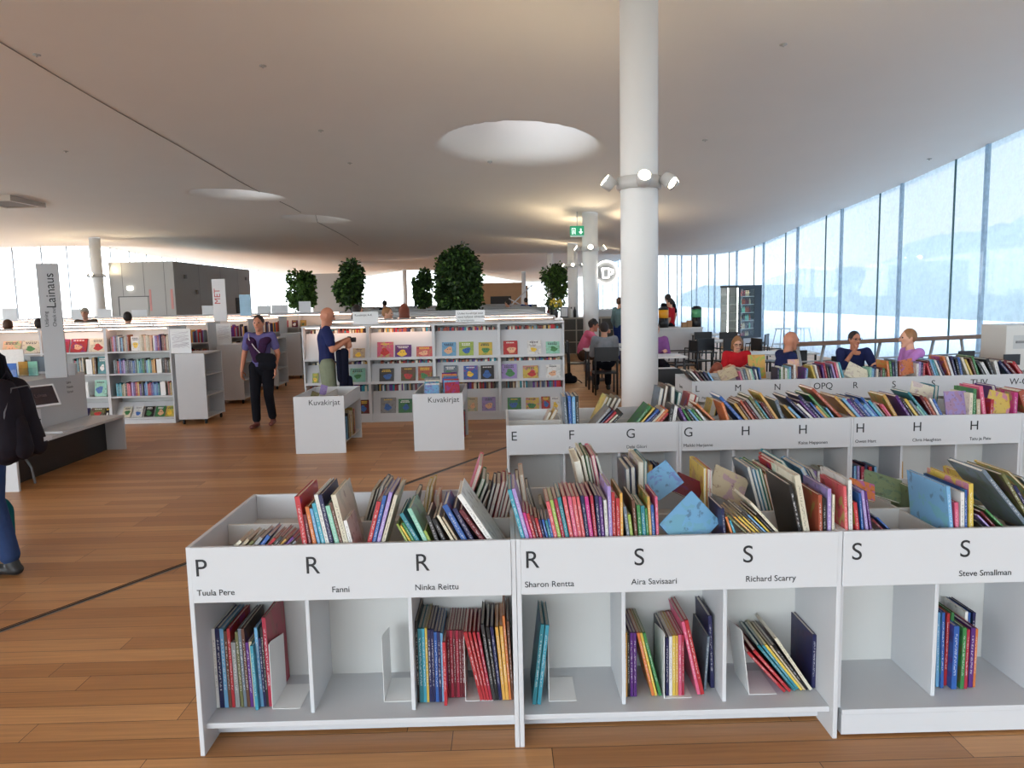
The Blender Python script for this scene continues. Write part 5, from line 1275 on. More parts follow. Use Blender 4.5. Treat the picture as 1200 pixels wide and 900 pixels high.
SHOE_B = mat('shoe_black', (0.015, 0.015, 0.016), 0.5); SHOE_R = mat('shoe_red_brown', srgb(110, 60, 55), 0.6, vary=0.4, bscale=30); SHOE_G = mat('shoe_grey', srgb(85, 80, 75), 0.6)
FR = lambda s: s

# the person at the left edge, walking away to the left with a backpack
lx = at(-21, 560, 4.66).x
t, J, hp = person('person in blue jeans with a large black backpack, cut off at the left edge', lx, 4.66, 90, 1.72,
    dict(j=dict(knR=(.09, .02, .50), anR=(.09, -.07, .085), toR=(.10, .10, .03), knL=(-.09, .16, .53), anL=(-.09, .2, .12), toL=(-.1, .37, .06), elL=(-.24, .06, 1.12), wrL=(-.2, .26, 1.0), elR=(.24, -.08, 1.12), wrR=(.24, .05, .90))),
    SKIN, BLK, JEANS, H_BR, SHOE_B, 1.9, 1.0, 'tied', .009)
bp = thing('backpack', 'large black backpack worn by the person at the left edge', 'backpack', (lx, 4.66, 0), math.radians(90))
mb = MB()
for s in (-1, 1):
    caps(mb, (s * .07, -.245, .90), (s * .06, -.22, 1.20), .125, .10, .8, (0, 1, 0)); caps(mb, (s * .08, -.22, .86), (s * .08, -.22, .92), .10, .11, .8, (0, 1, 0))
fuse(mb, 'main_compartment', BACKP, bp, .010)
mb = MB()
for s in (-1, 1): caps(mb, (s * .07, -.325, .87), (s * .06, -.305, 1.02), .075, .06, .6, (0, 1, 0))
fuse(mb, 'front_pocket', BACKP, bp, .010)
MB().tube([(0, -.19, 1.29), (0, -.22, 1.335), (0, -.25, 1.29)], .009, 6).build('grab_handle', BACKP, bp)
ZP_ = mat('zip_grey', (.10, .10, .11), .4, vary=0)
MB().tube([(-.17, -.26, .88), (-.15, -.28, 1.1), (-.08, -.29, 1.24), (.08, -.29, 1.24), (.15, -.28, 1.1), (.17, -.26, .88)], .005, 6).build('zip', ZP_, bp)
for s in (-1, 1): MB().tube([(s * .09, -.17, 1.24), (s * .11, -.14, 1.42), (s * .12, -.05, 1.475), (s * .12, .09, 1.42), (s * .12, .14, 1.28), (s * .13, .1, 1.1), (s * .12, -.14, .92)], .018, 8, flat=.4).build('shoulder_strap', BACKP, bp)
MB().tube([(0.02, -.26, 0.80), (.04, -.29, .72), (.03, -.31, .62)], .008, 6).build('loose_strap', mat('strap_grey', (0.08, 0.08, 0.085), 0.7), bp)
MB().box(.06, .14, -.374, -.369, .885, .91).build('reflector_label', mat('label_pale', (0.6, 0.6, 0.62), 0.4, vary=0), bp)
sb = thing('shoulder_bag', 'teal cloth bag held low by the person at the left edge', 'bag', (lx - 0.30, 4.86, 0.06), 0)
mb = MB(); caps(mb, (0.02, 0.14, .05), (.02, 0.14, .30), .11, .12, .5, (0, 1, 0)); caps(mb, (.14, .14, .05), (.14, .14, .30), .10, .11, .5, (0, 1, 0)); fuse(mb, 'bag_body', cloth('teal', (28, 92, 98)), sb, .012)
MB().tube([(0.0, .14, .40), (.04, .13, .62), (.1, .13, .64), (.15, .14, .40)], .009, 6).build('bag_handle', BLK, sb)

# the woman walking towards us
t, J, hp = person('woman in a violet T-shirt and dark trousers walking towards the viewer', -3.39, 10.5, 180, 1.56,
    dict(j=dict(knR=(.09, .10, .50), anR=(.085, .12, .085), toR=(.10, .29, .03), knL=(-.09, .03, .49), anL=(-.09, -.12, .10), toL=(-.11, .04, .03), elR=(.26, -.03, 1.12), wrR=(.27, .10, .88), elL=(-.25, -.02, 1.12), wrL=(-.24, .12, .90))),
    SKIN2, VIOL, BLK, H_DK, SHOE_R, .62, 1.0, 'tied', .008)
k = 1.56 / 1.70
mb = MB()
for s in (-1, 1):
    caps(mb, V((s * .14, -.06, 1.38)) * k, V((s * .10, .12, 1.30)) * k, .078 * k, .075 * k, .7, (0, 0, 1)); caps(mb, V((s * .09, .125, 1.30)) * k, V((s * .03, .16, 1.04)) * k, .07 * k, .05 * k, .55, (0, 1, 0))
caps(mb, V((-.12, -.09, 1.36)) * k, V((.12, -.09, 1.36)) * k, .085 * k, .085 * k, .7, (0, 1, 0))
fuse(mb, 'draped_cardigan', PLUM, t, .009)
bg_ = thing('shoulder_bag', 'black shoulder bag on a pale strap carried by the walking woman', 'bag', (-3.39, 10.5, 0), PI)
mb = MB(); caps(mb, V((-.20, .20, .97)), V((-.06, .20, .98)), .075, .075, .55, (0, 1, 0)); caps(mb, V((-.20, .20, .88)), V((-.08, .20, .88)), .07, .07, .5, (0, 1, 0)); fuse(mb, 'bag_body', BLK, bg_, .009)
MB().tube([V((-.09, .19, 1.0)), V((.02, .18, 1.12)), V((.11, .14, 1.24)), V((.14, .04, 1.31)), V((.12, -.08, 1.26))], .007, 6).build('strap', mat('strap_pale', (0.55, 0.5, 0.55), 0.6, vary=0), bg_)

# the bald man photographing, jacket over his arm
mx_ = at(383, 420, 9.95).x
t, J, hp = person('bald man in a navy T-shirt and khaki shorts looking at his camera', mx_, 9.95, -72, 1.66,
    dict(j=dict(elR=(.235, .06, 1.13), wrR=(.125, .29, 1.26), elL=(-.225, .06, 1.13), wrL=(-.115, .29, 1.25)), hdR=(-.45, .75, .12), hdL=(.45, .75, .12), pnR=(-.8, -.3, 0), pnL=(.8, -.3, 0), curl=1.0),
    SKIN2, NAVY, KHAKI, None, SHOE_G, .66, .95, 'short', .008, nod=14)
J['wrR'], J['wrL']
cm = thing('camera', 'small black camera held by the bald man', 'camera', (mx_, 9.95, 0), math.radians(-72))
ck = 1.66 / 1.7
box('camera_body', BLACK, -.062, .062, .285, .325, 1.175, 1.26, cm, .004); MB().tube([(0, .325, 1.215), (0, .39, 1.215)], .032, 16).build('lens', DARK, cm); box('screen', SCR, -.045, .045, .2835, .2848, 1.185, 1.25, cm)
jk = thing('jacket', 'dark jacket hanging over the bald man\'s forearm', 'jacket', (mx_, 9.95, 0), math.radians(-72))
mb = MB(); rr = random.Random(8)
for q in range(5):
    xx = .11 + q * .028; caps(mb, V((xx, .22 + rr.uniform(-.02, .02), 1.07)), V((xx + rr.uniform(-.02, .03), .21 + rr.uniform(-.03, .03), .62 + rr.uniform(-.04, .06))), .05, .06 + rr.uniform(-.01, .01), .8, (1, 0, 0))
caps(mb, V((.20, .14, 1.06)), V((.2, .15, .72)), .05, .055, .8); fuse(mb, 'draped_cloth', cloth('black_navy', (22, 24, 40)), jk, .011)
mb = MB(); caps(mb, V((.2, .26, .72)), V((.2, .28, .52)), .04, .035); fuse(mb, 'sleeve', cloth('black_navy', (22, 24, 40)), jk, .011)
# ---------------------------------------------------------------- café side
def chair(x, y, rz, label, group='black wooden café chairs', arms=True):
    t = thing('cafe_chair', label, 'chair', (x, y, 0), math.radians(rz), group)
    b = .004; w_ = .21
    box('seat', BLACK, -w_, w_, -.2, .22, .37, .395, t, b)
    MB().prism([(-w_, .60), (w_, .60), (w_, .84), (-w_, .84)], -.235, -.215, 'y').build('backrest', BLACK, t, b)
    for s in (-1, 1):
        MB().tube([(s * (w_ - .02), .19, 0), (s * (w_ - .02), .19, .369)], .016, 8).build('leg', BLACK, t)
        MB().tube([(s * (w_ - .02), -.2, 0), (s * (w_ - .02), -.205, .45), (s * (w_ - .02), -.2245, .82)], .016, 8).build('leg', BLACK, t)
        if arms: MB().tube([(s * w_, -.2, .64), (s * (w_ + .005), .17, .64), (s * w_, .19, .45)], .013, 8).build('armrest', BLACK, t)
    return t
TOPM = mat('table_top_white', (0.74, 0.74, 0.73), 0.35, vary=0.01)
def table(x, y, w_, d, label, rz=0):
    t = thing('cafe_table', label, 'table', (x, y, 0), rz, 'white café tables'); b = .003
    box('tabletop', TOPM, -w_ / 2, w_ / 2, -d / 2, d / 2, .715, .74, t, b)
    for sx in (-1, 1):
        for sy in (-1, 1): MB().tube([(sx * (w_ / 2 - .05), sy * (d / 2 - .05), 0), (sx * (w_ / 2 - .05), sy * (d / 2 - .05), .7145)], .018, 8).build('leg', DARK, t)
    return t
def xat(px, Y): return at(px, 400, Y).x
# table group around the main pillar
table(2.36, 15.2, .75, .75, 'white café table in front of the man in pink')
chair(1.52, 15.2, -90, 'black café chair under the man in pink', arms=False)
table(1.87, 14.08, .7, .6, 'white café table before the person in grey by the pillar')
chair(1.78, 13.2, 0, 'black café chair of the person in grey, left of the main pillar', arms=False)
table(xat(778, 12.2), 12.2, .62, .7, 'white café table right of the main pillar, in front of the person in purple')
chair(xat(768, 13.1), 13.1, 180, 'black café chair under the person in purple', arms=False)
chair(xat(800, 14.3), 14.3, 100, 'black café chair standing free right of the main pillar')
table(xat(772, 9.7), 9.85, .62, .6, 'white café table close behind the third row, by the main pillar')
chair(xat(778, 9.1), 9.15, 0, 'black café chair tucked at the near table behind the third row')
table(xat(842, 15.8), 15.8, .8, .75, 'white café table in front of the cold cabinet')
chair(xat(819, 15.1), 15.1, 20, 'black café chair left of the child in red')
chair(xat(853, 14.9), 14.9, 10, 'black café chair directly behind the child in red')
table(xat(840, 18.2), 18.4, 1.0, .75, 'white café table farthest off, near the cold cabinet')
chair(xat(886, 16.2), 16.2, 60, 'black café chair right of the child in red, farther chair')
chair(xat(899, 14.6), 14.6, -80, 'black café chair beside the long white table')
table(xat(910, 12.3), 12.3, 1.15, .7, 'long white café table behind the bald man')
chair(xat(922, 11.6), 11.55, 0, 'black café chair at the near side of the long white table')
chair(3.30, 9.2, -90, 'black café chair under the seated bald man', arms=False)
chair(xat(1000, 9.85), 9.9, 165, 'black café chair under the woman with glasses', arms=False)
chair(xat(1073, 9.2) + .05, 9.2, 90, 'black café chair under the child in lilac', arms=False)
table(4.45, 8.70, .9, .3, 'white café table between the three seated people behind the third row')
for (px, Y, lab) in ((857, 17.0, 'first'), (827, 17.3, 'second'), (812, 20.0, 'third')): chair(xat(px, Y), Y, 180, f'black café chair among the far tables, {lab} one from the cold cabinet')

# people at the café
person('man in a pink shirt and brown shorts sitting at a café table, hand at mouth', 1.60, 15.2, -90, 1.72,
    dict(sit=True, j=dict(che=(0, .10, .86), nek=(0, .17, 1.01), hed=(0, .23, 1.12), shL=(-.175, .12, .96), shR=(.175, .12, .96), elR=(.20, .36, .78), wrR=(.09, .45, 1.0), elL=(-.2, .33, .76), wrL=(-.05, .38, .87), knL=(-.12, .40, .50), anL=(-.12, .16, .085), toL=(-.13, .32, .03), knR=(.12, .42, .50), anR=(.1, .26, .085), toR=(.11, .43, .03)), hdR=(-.2, .2, .9), pnR=(0, -1, 0), curl=1.3),
    SKIN2, PINK, BRN, H_DK, SHOE_G, .6, .9, 'curly', .010, nod=8)
person('person in a grey shirt seated with back to the viewer, half behind the main pillar', 1.80, 13.3, 0, 1.68, dict(sit=True), SKIN, GRY, BLK, H_DK, SHOE_B, 1.6, 1.0, 'short', .013)
person('person in purple seated just behind the main pillar', xat(766, 13.1), 13.05, 180, 1.66, dict(sit=True), SKIN, PURP, BLK, H_BR, SHOE_B, 1.6, 1.0, 'short', .013)
person('standing person in grey-teal mostly hidden by the main pillar', xat(726, 19.0), 19.0, -60, 1.68, None, SKIN, TEAL, BLU, H_BR, SHOE_B, 1.5, 1.0, 'short', .014)
person('person in a red top standing behind the café counter', xat(787, 20.6), 20.7, 60, 1.62, dict(j=dict(elR=(.3, .05, 1.14), wrR=(.3, .28, 1.05))), SKIN, RED, BLK, H_DK, SHOE_B, .7, 1.0, 'tied', .014)
person('dark-haired person farther back behind the café counter', xat(783, 22.2), 22.2, 20, 1.74, None, SKIN, BLK, BLK, H_DK, SHOE_B, .7, 1.0, 'short', .015)
person('child in red with glasses seated behind the third row bins', xat(863, 11.0), 11.0, 172, 1.46, dict(sit=True), SKIN, RED, JEANS, H_BL, SHOE_G, .7, 1.0, 'bob', .010, nod=16, glasses=True)
person('small child in light pink with auburn hair bending low behind letter L', xat(829, 9.35), 9.35, 200, 1.24, dict(sit=True, j=dict(che=(0, .1, .84), nek=(0, .2, .98), hed=(0, .28, 1.08), shL=(-.175, .14, .95), shR=(.175, .14, .95))), SKIN, LPINK, JEANS, H_RED, SHOE_G, 1.4, 1.0, 'bob', .010, nod=35)
person('bald man with beard in navy seated in profile behind the third row', 3.44, 9.2, -88, 1.66, dict(sit=True, j=dict(knL=(-.11, .36, .53), knR=(.11, .36, .53), anL=(-.08, .16, .085), anR=(.08, .20, .085), toL=(-.09, .32, .03), toR=(.09, .36, .03), elL=(-.2, .22, .74), wrL=(-.1, .40, .82))), SKIN2, NAVY, JEANS, None, SHOE_B, .7, 1.0, 'short', .009, nod=4)
bx_ = person('woman with glasses in navy seated, hand at her chin', xat(1000, 9.85), 9.85, 165, 1.53, dict(sit=True, j=dict(knL=(-.11, .36, .53), knR=(.11, .36, .53), anL=(-.08, .16, .085), anR=(.08, .20, .085), toL=(-.09, .32, .03), toR=(.09, .36, .03), elR=(.2, .32, .76), wrR=(.05, .26, .98), elL=(-.26, .24, .74), wrL=(-.3, .42, .76)), hdR=(-.35, -.3, .8), pnR=(-.2, -1, 0)), SKIN2, NAVY, BLK, H_DK, SHOE_B, 1.3, 1.0, 'tied', .009, glasses=True, turn=22, z0=.045)
person('child in a lilac top seated in profile, hand raised, before the railing', xat(1073, 9.2), 9.2, 88, 1.61, dict(sit=True, j=dict(knL=(-.11, .36, .53), knR=(.11, .36, .53), anL=(-.08, .16, .085), anR=(.08, .20, .085), toL=(-.09, .32, .03), toR=(.09, .36, .03), elL=(-.16, .24, .78), wrL=(-.1, .46, .84)), hdL=(.1, .9, .4), curl=.7), SKIN, LILA, JEANS, H_BL, SHOE_G, 1.7, 1.0, 'short', .009, z0=.03)

# counter, dispensers, cold cabinet, stools
cx0, cx1 = xat(762, 19), xat(822, 19)
t = thing('cafe_counter', 'white café counter with two drink dispensers on it', 'counter', (cx0, 18.9, 0)); CW = cx1 - cx0
box('counter_front', WHITE, 0, CW, 0, .03, .03, .86, t, .004); box('counter_top', TOPM, -.02, CW + .02, -.02, .8, .8605, .89, t, .004); box('counter_side', WHITE, CW - .03, CW, .0305, .78, .03, .86, t); box('counter_side', WHITE, 0, .03, .0305, .78, .03, .86, t); box('plinth', DARK, .02, CW - .02, .03, .76, 0, .0295, t)
def dispenser(px, c, cn, lab):
    x = xat(px, 19.2); t = thing('drink_dispenser', lab, 'drink dispenser', (x, 19.2, .8905), 0, 'drink dispensers on the café counter')
    MB().tube([(0, 0, 0), (0, 0, .24)], .125, 20).build('base', BLACK, t); MB().tube([(0, 0, .2405), (0, 0, .45)], .125, 24).build('tank', mat('dispenser_' + cn, c, 0.35, vary=.03), t)
    MB().tube([(0, 0, .4505), (0, 0, .49), (0, 0, .53)], [.13, .125, .06], 20).build('lid', BLACK, t); MB().tube([(0, -.12, .22), (0, -.16, .22), (0, -.16, .17)], .012, 8).build('tap', DARK, t)
dispenser(777.5, srgb(240, 165, 40), 'orange', 'orange drink dispenser on the café counter'); dispenser(816, srgb(85, 160, 110), 'green', 'green drink dispenser at the right end of the café counter')
for q, (px, hh) in enumerate(((801, .12), (807, .16))):
    x = xat(px, 19.2); t = thing('cup_box', ('small' if q == 0 else 'larger') + ' brown cardboard box of cups on the café counter', 'box', (x, 19.15, .8905))
    box('box_body', mat('cardboard', srgb(165, 125, 90), .8), -.06, .06, -.06, .06, 0, hh, t); box('box_flap', mat('cardboard', srgb(165, 125, 90)), -.06, .06, -.0, .06, hh + .0005, hh + .006, t)
wx0, wx1 = xat(700, 23.5), xat(728, 23.5)
t = thing('back_counter', 'white back counter between the café pillar and the main pillar', 'counter', (wx0, 23.5, 0)); box('counter_body', WHITE, 0, wx1 - wx0 + .6, 0, .6, 0, 1.28, t, .004); box('counter_top', TOPM, -.02, wx1 - wx0 + .62, -.02, .62, 1.2805, 1.31, t)
# cold cabinet
fx = xat(864.5, 24)
t = thing('cold_cabinet', 'tall refrigerated drinks cabinet with dark frame and lit shelves', 'refrigerator', (fx, 24.0, 0), math.radians(28)); FW_, FD, Z0, Z1 = 1.02, .80, .27, 1.97
FRM = mat('cabinet_frame_dark', (.012, .02, .03), .35); LEDW = mat('cabinet_led', (1, 1, 1), .4, vary=0, emit=(1, .95, .85), estr=6)
box('base', WHITE, 0, FW_, 0, FD, 0, Z0 - .0005, t, .004)
box('roof', FRM, 0, FW_, 0, FD, Z1 - .06, Z1, t); box('rear_wall', WHITE, .02, FW_, FD - .03, FD, Z0, Z1 - .0605, t)
box('door_stile', FRM, 0, .09, -.02, .0, Z0, Z1, t); box('door_stile', FRM, FW_ - .32, FW_, -.02, .0, Z0, Z1, t); box('door_rail', FRM, .0905, FW_ - .3205, -.02, .0, Z1 - .12, Z1, t); box('door_rail', FRM, .0905, FW_ - .3205, -.02, .0, Z0, Z0 + .08, t)
box('side_wall', FRM, FW_ - .03, FW_, .0005, FD - .0305, Z0, Z1 - .0605, t); box('glass_door', clear_glass('cabinet_glass'), .0905, FW_ - .3205, -.012, -.008, Z0 + .0805, Z1 - .1205, t); box('glass_side', clear_glass('cabinet_glass'), 0.0, .004, .0005, FD - .0305, Z0, Z1 - .0605, t)
for z in (.30, .58, .84, 1.10, 1.36, 1.62): box('shelf', TOPM, .01, FW_ - .04, .05, FD - .04, z - .015, z, t)
for yy in (.03, .45): box('led_strip', LEDW, .006, .02, yy, yy + .025, Z0 + .02, Z1 - .08, t)
box('led_strip', LEDW, .1, FW_ - .35, .02, .04, Z1 - .10, Z1 - .08, t)
bot = MB().tube([(0, 0, 0), (0, 0, .12), (0, 0, .15), (0, 0, .19)], [.032, .032, .014, .013], 10).mesh('drink_bottle', mat('bottle_amber', srgb(150, 90, 50), .25, vary=.5, bscale=3))
bmats = [mat('bottle_' + n, srgb(*PAL[n]), .25, vary=.2) for n in ('rust', 'maroon', 'beige', 'charcoal', 'mint')]
Rf = Matrix.Rotation(math.radians(28), 4, 'Z'); kk = 0
for si, z in enumerate((.30, .58, .84, 1.10, 1.36, 1.62)):
    for c in range(7):
        o = bpy.data.objects.new('drink_bottle', bot); COL.objects.link(o); p = Matrix.Translation((fx, 24, 0)) @ Rf @ V((.14 + c * .082, .12, z + .001)); o.location = p
        tag(o, f"{ordinal(c + 1)} drink bottle from the left on the {('lowest', 'second', 'third', 'fourth', 'fifth', 'top')[si]} shelf of the cold cabinet", 'bottle', 'drink bottles in the cold cabinet')
        o.material_slots[0].link = 'OBJECT'; o.material_slots[0].material = bmats[(c // 2 + si) % 5]
def stool(px, Y, lab):
    x = xat(px, Y); t = thing('bar_stool', lab, 'bar stool', (x, Y, 0), .2, 'pale bar stools by the glass wall'); M_ = mat('stool_pale_metal', (.50, .52, .53), .4, .3)
    box('seat', M_, -.17, .17, -.17, .17, .655, .68, t, .006)
    for sx in (-1, 1):
        for sy in (-1, 1): MB().tube([(sx * .13, sy * .13, .6545), (sx * .23, sy * .23, 0)], .012, 8).build('leg', M_, t)
    MB().tube([(-.20, -.20, .22), (.20, -.20, .22), (.20, .20, .22), (-.20, .20, .22), (-.20, -.20, .22)], .008, 6).build('footrest', M_, t)
stool(917, 21.8, 'pale bar stool by the glass wall, the one nearer the cold cabinet'); stool(940, 21.8, 'pale bar stool by the glass wall, the one nearer the bald man')
# railing
A, B = V((4.0, 10.45, 0)), V((7.45, 11.35, 0)); d = (B - A); L = d.length; ang = math.atan2(d.y, d.x)
t = thing('railing', 'wooden-topped steel railing with slanted posts before the glass wall', 'railing', A, ang); RW = mat('rail_wood_brown', srgb(125, 95, 75), .45, vary=.15, bscale=12); RS = mat('rail_steel', (.42, .43, .44), .35, .6)
box('handrail', RW, 0, L, -.03, .03, .96, 1.02, t, .008); MB().tube([(0, 0, .74), (L, 0, .74)], .012, 8).build('mid_rail', RS, t); MB().tube([(0, 0, .4), (L, 0, .4)], .012, 8).build('mid_rail', RS, t)
for k in range(4):
    c = .35 + k * .95
    for s in (-1, 1):
        if c + s * .22 > L: continue
        MB().tube([(c, 0, 0), (c + s * .22, 0, .959)], .022, 8).build('slanted_post', RS, t)
# cabinet at the right edge
x0 = xat(1176, 9.4)
t = thing('side_cabinet', 'white cabinet with recessed grey handle at the right picture edge', 'cabinet', (x0, 9.35, 0)); CBM = mat('cabinet_warm_white', (.62, .60, .56), .5, vary=.01)
box('carcass', CBM, 0, .75, .021, .5, 0, 1.245, t, .003); dr = box('door', CBM, .0, .75, 0, .02, .02, 1.24, t, .003); box('handle', mat('handle_grey', (.22, .22, .22), .4), .12, .40, -.012, -.001, 1.02, 1.05, dr, .003); box('handle_plate', mat('plate_grey', (.48, .48, .47), .5), .09, .43, -.0008, -.0002, .95, 1.12, dr)
for k_, (px, py, Y) in enumerate(((1133, 418, 8.9), (1186, 422, 8.9))):
    p = at(px, py, Y); t = thing('tablet_stand', ('black tablet stand behind letter T of the third row', 'black tablet stand in front of the side cabinet')[k_], 'tablet stand', (p.x, Y, 0)); box('screen_panel', BLACK, -.1, .1, 0, .015, p.z - .06, p.z + .07, t, .003); MB().tube([(0, .02, 0), (0, .02, p.z)], .015, 8).build('pole', DARK, t); box('base_plate', DARK, -.12, .12, -.1, .12, 0, .012, t)

# signs near the café pillar
px2 = at(692.5, 380, 17.4).x
t = thing('cafe_sign', 'round lit café sign with a white cup outline beside the pillar', 'sign', (px2 + .36, 17.35, 2.26)); NEON = mat('sign_lit_outline', (1, 1, 1), .4, vary=0, emit=(1, .95, .85), estr=3.5)
MB().tube([(0, 0, 0), (0, .03, 0)], .27, 40).build('sign_disc', mat('sign_disc_grey', (.26, .27, .28), .5, vary=0), t)
ring = [(.26 * math.cos(a), -.008, .26 * math.sin(a)) for a in [i * PI / 20 for i in range(41)]]; MB().tube(ring, .014, 8).build('lit_ring', NEON, t)
MB().tube([(-.10, -.008, .09), (.07, -.008, .09), (.05, -.008, -.12), (-.08, -.008, -.12), (-.10, -.008, .09)], .014, 8).build('lit_cup', NEON, t)
MB().tube([(.07, -.008, .07), (.15, -.008, .06), (.15, -.008, -.03), (.06, -.008, -.06)], .012, 8).build('lit_cup_handle', NEON, t); MB().tube([(-.2, .03, 0), (-.36 + .17, .05, 0)], .015, 8).build('bracket', LAMPBODY, t)
ex = at(676.5, 271, 17.3); t = thing('exit_sign', 'green emergency exit sign with running figure and down arrow', 'sign', (ex.x, 17.3, ex.z)); GRN = mat('exit_green', srgb(10, 110, 75), .4, vary=0, emit=srgb(10, 120, 80), estr=.5); PICT = mat('exit_pictogram_white', (.8, .85, .82), .4, vary=0, emit=(.8, .9, .85), estr=.5)
box('sign_box', GRN, -.165, .165, 0, .04, -.09, .12, t, .004); mb = MB(); mb.box(-.125, -.115, -.003, -.0005, -.07, .07); mb.box(-.125, -.04, -.003, -.0005, .06, .07); mb.box(-.05, -.04, -.003, -.0005, -.07, .07); mb.box(-.088, -.072, -.003, -.0005, .028, .045); mb.box(-.094, -.066, -.003, -.0005, -.02, .022); mb.box(-.1, -.088, -.003, -.0005, -.065, -.02); mb.box(-.072, -.06, -.003, -.0005, -.055, -.02); mb.build('pictogram', PICT, t)
MB().add([(.065, -.003, .06), (.095, -.003, .06), (.095, -.003, -.01), (.13, -.003, -.01), (.08, -.003, -.07), (.03, -.003, -.01), (.065, -.003, -.01)], [(0, 1, 2, 3, 4, 5, 6)]).build('arrow', PICT, t)
box('lower_diffuser', mat('exit_diffuser', (.55, .75, .72), .3, vary=0), -.16, .16, .002, .038, -.125, -.0905, t); MB().tube([(0, .02, .12), (0, .02, cz(ex.x, 17.32) - ex.z + .01)], .012, 8).build('hanger', LAMPBODY, t)
# grid cabinet with things on it
gx = xat(661, 22.3); t = thing('grid_cabinet', 'grey wire-grid locker cabinet behind the long display bookcase', 'cabinet', (gx, 22.3, 0)); GM = mat('grid_beige', srgb(170, 160, 145), .5); GD = mat('grid_dark_mesh', srgb(80, 76, 70), .7, vary=.3, bscale=60)
box('carcass', GD, .02, 1.48, .02, .45, .02, 1.08, t); box('top', GM, 0, 1.5, -.02, .47, 1.0805, 1.11, t)
for k in range(5): box('upright', GM, k * .37 - (.0 if k == 0 else .015), k * .37 + .02, -.005, .0195, 0, 1.08, t)
for z in (.02, .37, .72, 1.06): box('rail', GM, 0, 1.5, -.008, -.0055, z, z + .025, t)
def on_grid(px): return xat(px, 22.5)
t = thing('framed_notice', 'small framed notice standing on the grid cabinet', 'notice', (on_grid(661.5), 22.45, 1.1105)); box('frame', DARK, -.12, .12, 0, .012, 0, .32, t); box('paper', mat('notice_paper', (.76, .77, .78)), -.10, .10, -.002, -.0003, .03, .29, t)
t = thing('flower_vase', 'vase of yellow flowers on the grid cabinet', 'vase', (on_grid(652), 22.5, 1.1105)); MB().tube([(0, 0, 0), (0, 0, .1), (0, 0, .2), (0, 0, .24)], [.05, .07, .045, .05], 14).build('vase_body', DARK, t); mb = MB(); fr = random.Random(2); mc = MB()
for q in range(16):
    e = V((fr.uniform(-.16, .16), fr.uniform(-.12, .12), fr.uniform(.34, .55))); mb.tube([(0, 0, .22), e * .6 + V((0, 0, .08)), e], .005, 5); mc.ball(e, .045, 8)
mb.build('stems', mat('stem_green', srgb(70, 100, 50), .6), t); mc.build('blossoms', mat('blossom_yellow', srgb(220, 195, 70), .6, vary=.2), t)
for q, (px, c) in enumerate(((643, 'maroon'), (647, 'black'), (670, 'white'), (674, 'black'))):
    t = thing('bottle', f"{c} bottle on the grid cabinet, {'left' if q < 2 else 'right'} of the framed notice" , 'bottle', (on_grid(px), 22.5, 1.1105), 0, 'bottles on the grid cabinet'); MB().tube([(0, 0, 0), (0, 0, .2), (0, 0, .26)], [.045, .045, .018], 12).build('bottle_body', mat('gbottle_' + c, srgb(*PAL[c]), .3), t); MB().tube([(0, 0, .2605), (0, 0, .31)], .018, 10).build('cap', DARK, t)
t = thing('handbag', 'small black bag lying on the floor beside the display bookcase', 'bag', (onz(667, 450).x, 14.9, 0)); mb = MB(); caps(mb, (-.1, 0, .09), (.1, 0, .08), .09, .08, .7, (0, 1, 0)); caps(mb, (-.06, 0, .13), (.02, 0, .18), .07, .05); fuse(mb, 'bag_body', BLK, t, .015); MB().tube([(.1, 0, .1), (.2, -.02, .06), (.26, -.05, .012)], .01, 6).build('strap', BLK, t)

# ---------------------------------------------------------------- people among the shelves
SP = [('person with short dark hair between the left rows, far left edge', 9, 12.4, 1.55, BRN, H_BR, 30, 'short'), ('person with cropped dark hair between the left rows, left of the sign', 46, 12.4, 1.56, SKIN2, H_DK, 0, 'short'),
      ('man in a beige cap and checked shirt among the left rows', 101, 16.7, 1.72, CHK, CAPM, 190, 'cap'), ('person with black hair half hidden between the left rows', 150, 14.4, 1.62, BLK, H_DK, 10, 'short'),
      ('dark-haired woman in white behind the display bookcase', 418, 13.45, 1.66, WHT, H_DK, -60, 'bob'), ('grey-shirted man behind the display bookcase, seen from the side', 453, 13.2, 1.61, GRY, H_BL, -100, 'short'), ('auburn-haired woman seen from behind over the display bookcase', 474, 13.62, 1.66, BLK, H_RED, 0, 'long'),
      ('person in blue standing far off beside the wooden wall', 617, 30.0, 1.72, BLU, H_DK, 20, 'short'), ('dark-clad person far off behind the shelves, left of the blue one', 596, 27.0, 1.66, BRN, H_DK, 60, 'short'), ('person in white far off left of the large tree', 503, 31.0, 1.66, GRY, H_DK, 10, 'short'), ('dark-haired person far off between the trees', 452, 27.0, 1.74, BLK, H_DK, 40, 'short')]
for lab, px, Y, h, sh, hr_, hd_, st in SP:
    person(lab, at(px, 380, Y).x, Y, hd_, h, None, SKIN2 if px < 60 else SKIN, sh if sh is not SKIN2 else cloth('rust', (150, 95, 70)), BLK, hr_, SHOE_B, .7, 1.0, st, .014)
